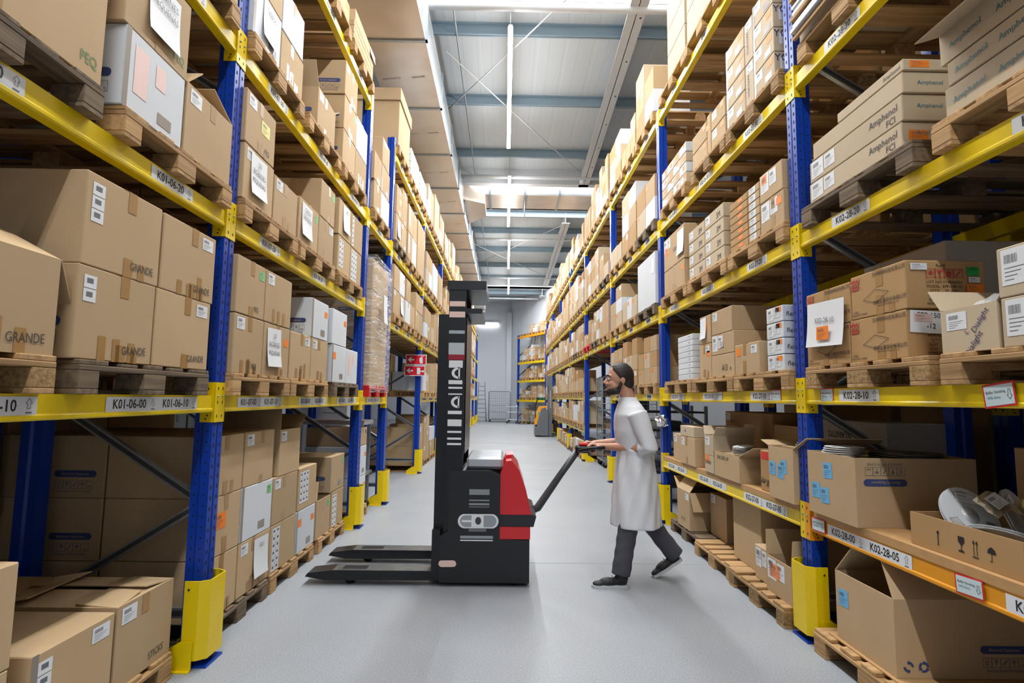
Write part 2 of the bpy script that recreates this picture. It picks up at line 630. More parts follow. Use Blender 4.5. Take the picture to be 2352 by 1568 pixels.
b = MB(); b.box(-12, 14, 28.4, 28.6, 7.05, HC, WHT); tag(b.build('roof_beam'), None, None, kind='structure')
b = MB(); b.box(-12, 14, 8.0, 8.06, 7.3, HC, WHT); tag(b.build('roof_beam'), None, None, kind='structure')
for p0, p1 in (((-1.05, 8.9, 7.05), (1.85, 13.9, 7.05)), ((-1.5, 11.3, 7.05), (1.0, 7.3, 7.05)), ((1.85, 18.2, 7.05), (-1.6, 24.5, 7.05)), ((-1.4, 20.4, 7.05), (1.75, 26.0, 7.05))):
    tag(MB().cyl(p0, p1, .012, RAFT, 8).build('roof_brace_rod'), None, None, kind='structure')
for k, (y0, y1) in enumerate(((5.3, 14.6), (17.8, 28.4))):
    tag(MB().cyl((-.85 + .02 * k, y0, 7.19), (-.85 + .02 * k, y1, 7.19), .014, GAL, 8).build('roof_tie_rod'), None, None, kind='structure')
for (y, r, what) in ((7.72, .065, 'crossing just in front of the nearest skylight'), (14.1, .05, 'crossing below the bright middle skylight'), (19.86, .045, 'crossing between two LED strips beyond the skylight'), (26.4, .045, 'crossing above the farthest LED strip'), (32.0, .05, 'crossing closest to the far white wall')):
    o = MB().cyl((-3, y, 7.0), (6 if y < 30 else 1.9, y, 7.0), r, WHT, 14).build('ceiling_pipe')
    tag(o, 'white ceiling pipe ' + what, 'pipe')
o = MB().rings([(1.93, 14.15, 6.99, .04, .04), (1.93, 14.15, 6.95, .075, .075), (1.93, 14.15, 6.9, .07, .07), (1.93, 14.15, 6.88, .03, .03)], WHT).build('smoke_detector')
tag(o, 'small white round smoke detector under the pipe by the skylight', 'smoke detector')

# LED strips
for i, (a, c) in enumerate(LED_RUNS):
    x0, x1 = led_x(a), led_x(c)
    r = empty('led_strip', ((x0 + x1) / 2, (a + c) / 2, LED_Z))
    tag(r, ['hung behind the viewpoint', 'hung just behind the viewpoint', 'hung overhead', 'largest and nearest in view', 'passing under the crossing air duct', 'third down the aisle past the duct', 'smallest, nearest the far wall'][i].join(['glowing white LED ceiling strip ', '']), 'ceiling light')
    L = c - a
    b = MB(); b.box(-.03, .03, -L / 2, L / 2, .045, .08, WHT); b.build('housing', r)
    b = MB(); b.box(-.035, .035, -L / 2, L / 2, -.008, .045, LEDM); b.build('diffuser', r)
    for y in (-L / 2 + .3, L / 2 - .3):
        MB().cyl((0, y, .07), (0, y, HC - LED_Z), .004, GAL, 6).build('hanger', r)

# air ducts
r = empty('air_duct', (-1.6, 15, 6.27))
tag(r, 'long silver foil air duct hung above the left rack', 'air duct')
b = MB(); b.box(-.44, .44, -12, 17.5, 0, .02, DUCTM); b.build('bottom_panel', r)
b = MB(); b.box(-.44, .44, -12, 17.5, .02, .62, DUCTS); b.build('casing', r)
y = -11.3
while y < 17.4:
    b = MB(); b.box(-.47, .47, y, y + .05, -.02, .0, GAL); b.box(.44, .47, y, y + .05, -.02, .64, GAL); b.box(-.47, -.44, y, y + .05, -.02, .64, GAL)
    b.build('flange', r)
    fr = frame((0, y + .9, -.0012), (-1, 0, 0), (0, 1, 0))
    if y < 6:
        write('ISOVER', 'print', INK, r, fr, -.2, .0, .045, rot=.18)
        write('CLIMAVER', 'print', GINK, r, fr, .22, .06, .045, rot=.18)
    y += 1.86
r = empty('branch_duct', (1.4, 15.55, 6.85))
tag(r, 'silver foil branch duct crossing under the bright skylight', 'air duct')
b = MB(); b.box(-2.0, 6.5, -.55, .55, 0, .02, DUCTM); b.build('bottom_panel', r)
b = MB(); b.box(-2.0, 6.5, -.55, .55, .02, .16, DUCTS); b.build('casing', r)
b = MB(); b.prism([(-2.6, -.9), (-2.0, -.55), (-2.0, .55), (-2.6, 1.3)], -.25, .16, DUCTM); b.build('transition', r)
for k in range(9):
    b = MB(); b.box(-1.9 + k * .95, -1.84 + k * .95, -.58, .58, -.015, .18, GAL); b.build('flange', r)
for k in (1, 3):
    MB().cyl((-1.87 + k * .95, -.4, -.6), (-1.87 + k * .95, -.4, .16), .012, GAL, 6).build('drop_rod', r)


# ------------------------------------------------------------------ pallet racks
def bar(b, p0, p1, w, t, mt):
    """flat-sided bar"""
    p0, p1 = Vector(p0), Vector(p1)
    d = (p1 - p0); L = d.length; d.normalize()
    s = Vector((0, 1, 0)); n = s.cross(d).normalized()
    m = Matrix((d, s, n)).transposed().to_4x4(); m.translation = p0
    b.box(0, L, -t / 2, t / 2, -w / 2, w / 2, mt, m)
    b.box(0, L, -t / 2 - .002, -t / 2, -w / 2 + .012, w / 2 - .012, DGR, m)


POSTP = [(0, 0), (0, .046), (.008, .049), (.008, .061), (0, .064), (0, .11), (.048, .11), (.058, .098), (.1, .098), (.1, .012), (.058, .012), (.048, 0)]
PARTS = {}


def post_mesh(sg, h, detail):
    k = ('post', sg, h, detail)
    if k not in PARTS:
        b = MB()
        b.prism([(-sg * u, y) for u, y in POSTP], .01, h, BLU)
        if detail:
            z = .16
            while z < h - .03:
                x = sg * .0008
                for yc in (.023, .087):
                    b.add([(x, yc - .006, z), (x, yc + .006, z), (x, yc + .005, z + .02), (x, yc - .005, z + .02)], [(0, 1, 2, 3)], DRK)
                for (u, yy) in ((.024, -.0006), (.078, .0114)):
                    q = [(-sg * (u + .005 * cos(a * pi / 3)), yy, z + .03 + .005 * sin(a * pi / 3)) for a in range(6)]
                    b.add(q, [tuple(range(6))], DRK)
                z += .055
        PARTS[k] = b.mesh('post')
    return PARTS[k]


def beam_mesh(sg, L, mt):
    k = ('beam', sg, round(L, 3), mt.name)
    if k not in PARTS:
        pr = [(.004, 0), (.004, -.066), (0, -.072), (0, -.083), (.006, -.089), (.05, -.089), (.05, 0)]
        n = len(pr)
        b = MB()
        vs = [(-sg * u, 0, z) for u, z in pr] + [(-sg * u, L, z) for u, z in pr]
        b.add(vs, [(i, (i + 1) % n, n + (i + 1) % n, n + i) for i in range(n)] + [tuple(range(n))[::-1], tuple(range(n, 2 * n))], mt)
        PARTS[k] = b.mesh('beam')
    return PARTS[k]


def conn_mesh(sg, end, mt):
    """end 0: on the far side of a post (beam leaves away from the camera), 1: on its near side"""
    k = ('conn', sg, end, mt.name)
    if k not in PARTS:
        b = MB()
        zt, zb = .07, -.142
        X = lambda u: -sg * u
        if end == 0:
            ys, yp = (-.0545, .003), (0, .004)
        else:
            ys, yp = (-.003, .0545), (-.004, 0)
        b.box(min(X(-.004), X(0)), max(X(-.004), X(0)), ys[0], ys[1], zb, zt, mt)
        b.box(min(X(-.004), X(.068)), max(X(-.004), X(.068)), yp[0], yp[1], zb, zt, mt)
        yc = -.03 if end == 0 else .03
        x = X(-.0048)
        for z in (.03, -.045, -.118):
            b.add([(x, yc - .004, z), (x, yc + .004, z), (x, yc + .004, z + .016), (x, yc - .004, z + .016)], [(0, 1, 2, 3)], DRK)
        b.ell((X(-.006), yc, -.004), (.006, .006, .006), GAL, 8)
        yy = yp[0] - .0007 if end == 1 else yp[1] + .0007
        for (u, z) in ((.03, -.106), (.037, -.124), (.037, .05), (.03, .034)):
            b.add([(X(u + .005 * cos(a * pi / 3)), yy, z + .005 * sin(a * pi / 3)) for a in range(6)], [tuple(range(6))], DRK)
        PARTS[k] = b.mesh('connector')
    return PARTS[k]


def plate_mesh(lines, arrow):
    """white location sign: lettering, arrow outline and small bar code, lying in its own x, y"""
    k = ('plate', tuple(lines), arrow)
    if k not in PARTS:
        b = MB()
        I = Matrix.Identity(4)
        n = len(lines)
        W = .33 * n
        b.box(0, W, -.0375, .0375, 0, .001, LBL)
        for i, t in enumerate(lines):
            b.mesh_in(text_mesh(t, .012), INK, at(I, i * .33 + .145, -.021, .0018, 0, .034, .046))
            dn = t.endswith('-00')
            if arrow:
                cx, d = i * .33 + .297, -1 if dn else 1
                P = [(-.006, -.018), (.006, -.018), (.006, .004), (.013, .004), (0, .024), (-.013, .004), (-.006, .004)]
                for (p, q) in zip(P, P[1:] + P[:1]):
                    a_, c_ = Vector((cx + p[0], .006 + p[1] * d, .0018)), Vector((cx + q[0], .006 + q[1] * d, .0018))
                    dd = (c_ - a_).normalized(); nn = Vector((-dd.y, dd.x, 0)) * .0009
                    b.add([a_ - nn, c_ - nn, c_ + nn, a_ + nn], [(0, 1, 2, 3)], GINK)
            b.add([(i * .33 + .285, -.031, .0018), (i * .33 + .31, -.031, .0018), (i * .33 + .31, -.025, .0018), (i * .33 + .285, -.025, .0018)], [(0, 1, 2, 3)], GINK)
        PARTS[k] = b.mesh('location_sign')
    return PARTS[k]


def buffer_mesh():
    k = 'buffer'
    if k not in PARTS:
        b = MB(); I = Matrix.Identity(4)
        b.box(-.072, .072, -.044, .044, 0, .0012, RED)
        b.box(-.065, .065, -.037, .037, .0012, .002, mat('pale_blue_paper', 'cfe0e4', .5))
        b.mesh_in(text_mesh('Buffer Stocking'), INK, at(I, -.012, .008, .0028, 0, .010))
        b.mesh_in(text_mesh('SMD Altice'), TINK, at(I, -.022, -.012, .0028, 0, .009))
        P = [(-.005, .016), (.005, .016), (.005, -.004), (.011, -.004), (0, -.02), (-.011, -.004), (-.005, -.004)]
        for (p, q) in zip(P, P[1:] + P[:1]):
            a_, c_ = Vector((.048 + p[0], p[1], .0028)), Vector((.048 + q[0], q[1], .0028))
            dd = (c_ - a_).normalized(); nn = Vector((-dd.y, dd.x, 0)) * .001
            b.add([a_ - nn, c_ - nn, c_ + nn, a_ + nn], [(0, 1, 2, 3)], GINK)
        PARTS[k] = b.mesh('buffer_sign')
    return PARTS[k]


def strip(b, pts, t, z0, z1, mt):
    """bent sheet of thickness t along plan points"""
    n = len(pts)
    P = [Vector(p) for p in pts]
    off = []
    for i in range(n):
        d0 = (P[i] - P[i - 1]).normalized() if i else (P[1] - P[0]).normalized()
        d1 = (P[i + 1] - P[i]).normalized() if i < n - 1 else d0
        d = (d0 + d1).normalized()
        off.append(P[i] + Vector((-d.y, d.x)) * t / max(.4, d.dot(d1)))
    vs = []
    for z in (z0, z1):
        vs += [(p.x, p.y, z) for p in P] + [(p.x, p.y, z) for p in off]
    fs = []
    for i in range(n - 1):
        fs += [(i, i + 1, 2 * n + i + 1, 2 * n + i), (n + i, 3 * n + i, 3 * n + i + 1, n + i + 1), (2 * n + i, 2 * n + i + 1, 3 * n + i + 1, 3 * n + i), (i, n + i, n + i + 1, i + 1)]
    fs += [(0, 2 * n, 3 * n, n), (n - 1, 2 * n - 1, 4 * n - 1, 3 * n - 1)]
    return b.add(vs, fs, mt)


def guard_mesh(sg):
    k = ('guard', sg)
    if k not in PARTS:
        b = MB()
        X = lambda u: -sg * u
        pts = [(.06, -.055), (-.012, -.055), (-.058, -.022), (-.058, .128), (-.012, .165), (.06, .165)]
        pts = [(X(u), y) for u, y in pts]
        if sg < 0:
            pts = pts[::-1]
        strip(b, pts, .006, .045, .43, YEL)
        for yy, dy in ((-.061, -1), (.165, 1)):
            y0, y1 = sorted((yy, yy + .006 * dy))
            vs = []
            for y in (y0, y1):
                vs += [(X(.0), y, .0), (X(.2), y, 0), (X(.2), y, .06), (X(.06), y, .14), (X(.0), y, .14)]
            b.add(vs, [(0, 1, 2, 3, 4), (9, 8, 7, 6, 5), (0, 5, 6, 1), (1, 6, 7, 2), (2, 7, 8, 3), (3, 8, 9, 4), (4, 9, 5, 0)], YEL)
            a0, a1 = sorted((X(0), X(.2)))
            c0, c1 = sorted((yy, yy + .03 * dy))
            if dy < 0:
                b.box(a0, a1, c0, c1, 0, .006, YEL)
        for z in (.12, .39):
            for yy in (-.0617,):
                q = [(X(.035 + .006 * cos(a * pi / 4)), yy, z + .006 * sin(a * pi / 4)) for a in range(8)]
                b.add(q, [tuple(range(8))], DRK)
        PARTS[k] = b.mesh('post_guard')
    return PARTS[k]


def rack(label, sg, XF, Y, Z, bays, codes, near, pref, ph=4.9, zig=(.8, .24), guards=True):
    """one run of racking. bays: levels with a beam, per bay; codes: location numbers per bay; near: bays built in full"""
    r = empty('pallet_rack', (XF, Y[0], 0))
    tag(r, label, 'rack')
    R = lambda u, y, z: (-sg * u, y - Y[0], z)
    for i, y in enumerate(Y):
        d = i <= near
        p = link('post', post_mesh(sg, ph, d), r, R(0, y, 0))
        b = MB(); b.box(-.06, .13, -.03, .14, 0, .01, BLU) if sg < 0 else b.box(-.13, .06, -.03, .14, 0, .01, BLU); b.build('base_plate', p)
        q = link('rear_post', post_mesh(-sg, ph, False), r, R(1.0, y, 0))
        if i <= near + 3:
            zf, zr = zig
            b = MB(); bar(b, R(.05, y + .055, .24), R(.95, y + .055, .24), .05, .03, GAL); b.build('brace', r)
            while zf < 4.6:
                b = MB(); bar(b, R(.05, y + .055, zf), R(.95, y + .055, zr), .045, .03, GAL); b.build('brace', r)
                b = MB(); bar(b, R(.05, y + .055, zf), R(.95, y + .055, zr + 1.13), .045, .03, GAL)
                b.ell(R(.05, y + .035, zf), (.009, .012, .009), GAL, 8); b.build('brace', r)
                zf += 1.13; zr += 1.13
    for i in range(len(Y) - 1):
        y0, y1 = Y[i] + .11, Y[i + 1]
        for lv in bays[i]:
            z = Z[lv]
            mt = ORA if (lv == '05' and i == 0 and sg < 0) else YEL
            bm = link('beam', beam_mesh(sg, y1 - y0, mt), r, R(0, y0, z))
            for e, yy in ((0, 0), (1, y1 - y0)):
                link('connector', conn_mesh(sg, e, mt), bm, (0, yy, 0))
            rb = link('rear_beam', beam_mesh(-sg, y1 - y0, mt), r, R(1.0, y0, z)) if i <= near + 1 else None
            if lv == '05' and i < 3 and sg < 0:
                pass
            n = len(codes[i])
            for j, c in enumerate(codes[i]):
                pitch = (y1 - y0) / n
                yc = (j + .5) * pitch - (.13 if c == '29' else 0)
                if n == 1:
                    yc = .55
                two = lv in ('10', '05') and not (lv == '10' and sg < 0)
                if i <= near:
                    if sg > 0:
                        ls = [pref + c + '-00', pref + c + '-10'] if two else [pref + c + '-' + lv]
                    else:
                        ls = [pref + c + '-00', pref + c + '-05'] if two else [pref + c + '-' + lv]
                    W = .33 * len(ls)
                    o = link('location_sign', plate_mesh(ls, True), bm)
                    if sg > 0:
                        o.matrix_local = frame((-.0028, yc - W / 2, -.039), (0, 1, 0), (0, 0, 1))
                        o.scale = (1, .8, 1)
                    else:
                        o.matrix_local = frame((.0028, yc + W / 2, -.039), (0, -1, 0), (0, 0, 1))
                        o.scale = (1, .8, 1)
                    if sg < 0 and lv == '10' and c != '29' and c != '30':
                        o = link('buffer_sign', buffer_mesh(), bm)
                        o.matrix_local = frame((.0028, yc - W / 2 - .07, -.036), (0, -1, 0), (0, 0, 1)) if i else frame((.0028, yc + W / 2 + .12, -.036), (0, -1, 0), (0, 0, 1))
                        o.scale = (.9, .9, 1)
                else:
                    W = .3 * (2 if two else 1)
                    b = MB(); b.box(-.001, .001, -W / 2, W / 2, -.032, .032, LBL)
                    b.box(-.0018, .0018, -W / 2 + .04, W / 2 - .05, -.016, .016, GINK)
                    b.build('location_sign', bm, (-sg * .0032, yc, -.034))
    return r


CL = [['05x', '06'], ['07', '08', '09'], ['10'], ['11', '12', '13']] + [['%d' % (14 + 3 * k + j) for j in range(3)] for k in range(7)]
CL[0] = ['04', '05', '06']
bl = [['10', '20', '30', '40'], ['10', '20', '30', '40'], ['10', '30'], ['20', '30', '40']] + [['10', '20', '30', '40']] * 7
LR = rack('long blue and yellow pallet rack on the left side of the aisle', 1, XL, LP, LZ, bl, CL, 2, 'K01-')
CRR = [['28', '29'][::-1]] + [[]] * 8
CRR = [['30', '29', '28']] + [['%d' % (27 - 3 * k - j) for j in range(3)] for k in range(7)]
br = [['05', '10', '20', '30', '40'], ['05', '10', '20', '30', '40'], ['10', '20', '30', '40'], ['20', '30', '40']] + [['05', '10', '20', '30', '40']] * 4
RR = rack('long blue and yellow pallet rack on the right side of the aisle', -1, XR, RP, RZ, br, CRR, 1, 'K02-', zig=(1.36, .8))
o = link('buffer_sign', buffer_mesh(), RR); o.matrix_local = frame((-.003, 2.07 - RP[0], 1.41), (0, -.98, .12), (0, .12, .98)); o.scale = (.95, 1, 1)
for yy, zz, an in ((2.265, .673, -.06), (3.33, .675, -.03)):
    o = link('buffer_sign', buffer_mesh(), RR); o.matrix_local = frame((-.003, yy - RP[0], zz), (0, -1, -an), (0, -an, 1)); o.scale = (.95, .85, 1)
for i, y in enumerate(LP):
    if i == 0:
        continue
    o = link('post_guard', guard_mesh(1), None, (XL, y, 0))
    tag(o, 'yellow steel guard at the foot of the left rack\'s %s post' % ['', 'nearest', 'second', 'third, by the narrow bay', 'fourth, past the passage', 'fifth', 'sixth', 'seventh', 'eighth', 'ninth', 'tenth', 'eleventh'][i], 'post guard', 'yellow post guards')
for i, y in enumerate(RP):
    if i == 0:
        continue
    o = link('post_guard', guard_mesh(-1), None, (XR, y, 0))
    tag(o, 'yellow steel guard at the foot of the right rack\'s %s post' % ['', 'nearest', 'second', 'third, behind the walking man', 'fourth, past the passage', 'fifth', 'sixth', 'seventh', 'last'][i], 'post guard', 'yellow post guards')
# chipboard shelves on the low beams of the right rack
for (y0, y1, lab) in ((.42, 3.38, 'thick chipboard shelf under the cable reel boxes, signs K02-28 below'), (3.55, 6.53, 'chipboard shelf carrying the open cartons above signs K02-25 to K02-27')):
    b = MB(); b.box(XR - .0, XR + 1.0, y0, y1, RZ['05'] + .001, RZ['05'] + .04, BOARD)
    tag(b.build('shelf_board'), lab, 'shelf')

# ------------------------------------------------------------------ pallets
def pallet_parts(style):
    k = ('pallet', style)
    if k not in PARTS:
        old, chip = style == 'old', style == 'chip'
        plas = {'red': RPL, 'blue': BPL, 'green': GPL}.get(style)
        wx, wy = (OWOOD, OWOODY) if old else (plas, plas) if plas else (WOOD, WOODY)
        bl = plas or (CHIP if chip else OWOODY if old else WOODY)
        rr = random.Random(style)
        d = MB()
        for x in (-.55, 0, .55):
            d.cbox(x - .05, x + .05, -.42, .42, .086, .106, .003, wy)
        for (y, w) in ((-.42, .145), (-.205, .1), (-.05, .1), (.105, .1), (.275, .145)):
            e = rr.uniform(0, .006)
            d.cbox(-.6 + e, .6 - e, y, y + w, .106, .126 - (e if old else 0), .003, wx)
        bk = {}
        for w in (.1, .145):
            bk[w] = MB().cbox(-.06, .06, -w / 2, w / 2, .02, .086, .003, bl).mesh('block')
        rn = {}
        for w in (.1, .145):
            rn[w] = MB().cbox(-.6, .6, -w / 2, w / 2, 0, .02, .003, wx).mesh('runner')
        one = MB()
        for (me, x, y) in [(d.mesh('deck'), 0, 0)]:
            one.mesh_in(me, wx, Matrix.Identity(4))
        for y, w in ((-.37, .1), (0, .145), (.37, .1)):
            one.box(-.6, .6, y - w / 2, y + w / 2, 0, .02, wx)
            for x in (-.54, 0, .54):
                one.box(x - .06, x + .06, y - w / 2, y + w / 2, .02, .086, bl)
        PARTS[k] = (d.mesh('deck'), bk, rn, one.mesh('wooden_pallet'))
    return PARTS[k]


NPAL = [0]
FARP = MB()


def pallet(sg, y0, y1, z, XP, style='new', label=None, full=True, group=None):
    """a pallet whose aisle face lies at x = XP"""
    d, bk, rn, one = pallet_parts(style)
    nm = 'plastic_pallet' if style in ('red', 'blue', 'green') else 'wooden_pallet'
    loc = (XP - sg * .6, (y0 + y1) / 2, z)
    sy = (y1 - y0) / .84
    if NPAL[0] >= 170 and not full:
        m = Matrix.Translation(loc) @ Matrix.Diagonal((1, sy, 1, 1))
        FARP.mesh_in(one, WOOD, m)
        return None
    NPAL[0] += 1
    if not full:
        o = link(nm, one, None, loc)
        o.scale = (1, sy, 1)
        tag(o, label, 'pallet', group)
        return o
    r = empty(nm, loc)
    r.scale = (1, sy, 1)
    tag(r, label, 'pallet', group)
    link('deck', d, r)
    for y, w in ((-.37, .1), (0, .145), (.37, .1)):
        link('runner', rn[w], r, (0, y, 0))
        for x in (-.54, 0, .54):
            link('block', bk[w], r, (x, y, 0))
    return r


# ------------------------------------------------------------------ cartons
CM = {'b': CARD, 't': CARD2, 'k': CARD3, 'w': WCARD, 'g': GCARD}
CN = {'b': 'brown', 't': 'tan', 'k': 'kraft-brown', 'w': 'white', 'g': 'grey'}
NC = [0]
FARC = MB()


def side_print():
    k = 'sideprint'
    if k not in PARTS:
        b = MB(); I = Matrix.Identity(4)
        n = 8
        pill = []
        for (cx, s) in ((.085, 1), (-.085, -1)):
            for i in range(n + 1):
                a = -pi / 2 + pi * i / n
                pill.append((cx + s * .016 * cos(a), s * .016 * sin(a), 0))
        b.add([(x, y + .07, 0) for x, y, z in pill], [tuple(range(len(pill)))], BINK)
        b.mesh_in(text_mesh('Electronic Equipment'), CARD, at(I, 0, .064, .0005, 0, .0105, .012))
        for i in range(5):
            x = -.0925 + i * .037
            for (a0, a1, c0, c1) in ((0, .037, 0, .0015), (0, .037, .0365, .038), (0, .0015, 0, .038), (.0355, .037, 0, .038)):
                b.add([(x + a0, c0, 0), (x + a1, c0, 0), (x + a1, c1, 0), (x + a0, c1, 0)], [(0, 1, 2, 3)], GINK)
            g = [[(.012, .008), (.015, .008), (.015, .03), (.012, .03)], [(.01, .03), (.027, .03), (.0185, .014)], [(.008, .01), (.012, .008), (.029, .028), (.025, .03)], [(.007, .02), (.0185, .031), (.03, .02)], [(.008, .008), (.029, .008), (.029, .012), (.008, .012)]][i]
            b.add([(x + p, q, 0) for p, q in g], [tuple(range(len(g)))], GINK)
            if i == 0:
                b.add([(x + p + .009, q, 0) for p, q in g], [tuple(range(len(g)))], GINK)
            if i in (1, 3):
                b.add([(x + .017, .008, 0), (x + .02, .008, 0), (x + .02, .02, 0), (x + .017, .02, 0)], [(0, 1, 2, 3)], GINK)
        b.mesh_in(text_mesh('HANDLE WITH CARE'), GINK, at(I, 0, -.018, 0, 0, .0118, .011))
        PARTS[k] = b.mesh('print')
    return PARTS[k]


def multi_label(nx, ny):
    k = ('multi', nx, ny)
    if k not in PARTS:
        b = MB()
        for i in range(nx):
            for j in range(ny):
                u, v = i * .068, j * .05
                b.add([(u, v, 0), (u + .064, v, 0), (u + .064, v + .047, 0), (u, v + .047, 0)], [(0, 1, 2, 3)], LBL)
                b.add([(u + .014, v + .018, .0005), (u + .046, v + .018, .0005), (u + .046, v + .036, .0005), (u + .014, v + .036, .0005)], [(0, 1, 2, 3)], GINK)
        PARTS[k] = b.mesh('label_grid')
    return PARTS[k]


def sheet_mesh(lines, w=.2, h=.26):
    """curled sheet of paper with handwriting"""
    k = ('sheet', lines, w, h)
    if k not in PARTS:
        b = MB(); n = 6
        vs, fs = [], []
        for j in range(n + 1):
            for i in range(n + 1):
                u, v = i / n, j / n
                vs.append((u * w, v * h, .0025 + .012 * (1 - v) ** 3 + .008 * (u - .5) ** 2 * (1 - v)))
        for j in range(n):
            for i in range(n):
                q = j * (n + 1) + i
                fs.append((q, q + 1, q + n + 2, q + n + 1))
        b.add(vs, fs, PAPER, True)
        for i, t in enumerate(lines.split('|')):
            if t:
                tm = text_mesh(t)
                wid = max([v.co.x for v in tm.vertices] or [1]) * 2
                s = min(.03, w * .8 / max(wid, .1))
                b.mesh_in(tm, GINK, at(Matrix.Identity(4), w / 2, h * .74 - i * h * .22, .0085, -.03, s, .03))
        PARTS[k] = b.mesh('paper_sheet')
    return PARTS[k]


FEATN = [('P', 'a taped paper sheet'), ('H', 'marker scrawl'), ('M', 'small labels'), ('O', 'a big orange sticker'), ('o', 'an orange sticker'), ('g', 'a green sticker'), ('y', 'a yellow sticker'),
         ('F', 'open flaps'), ('l', 'a white bar-code label'), ('r', 'a white bar-code label'), ('T', 'brown tape'), ('t', 'brown tape'), ('G', 'grey tape')]


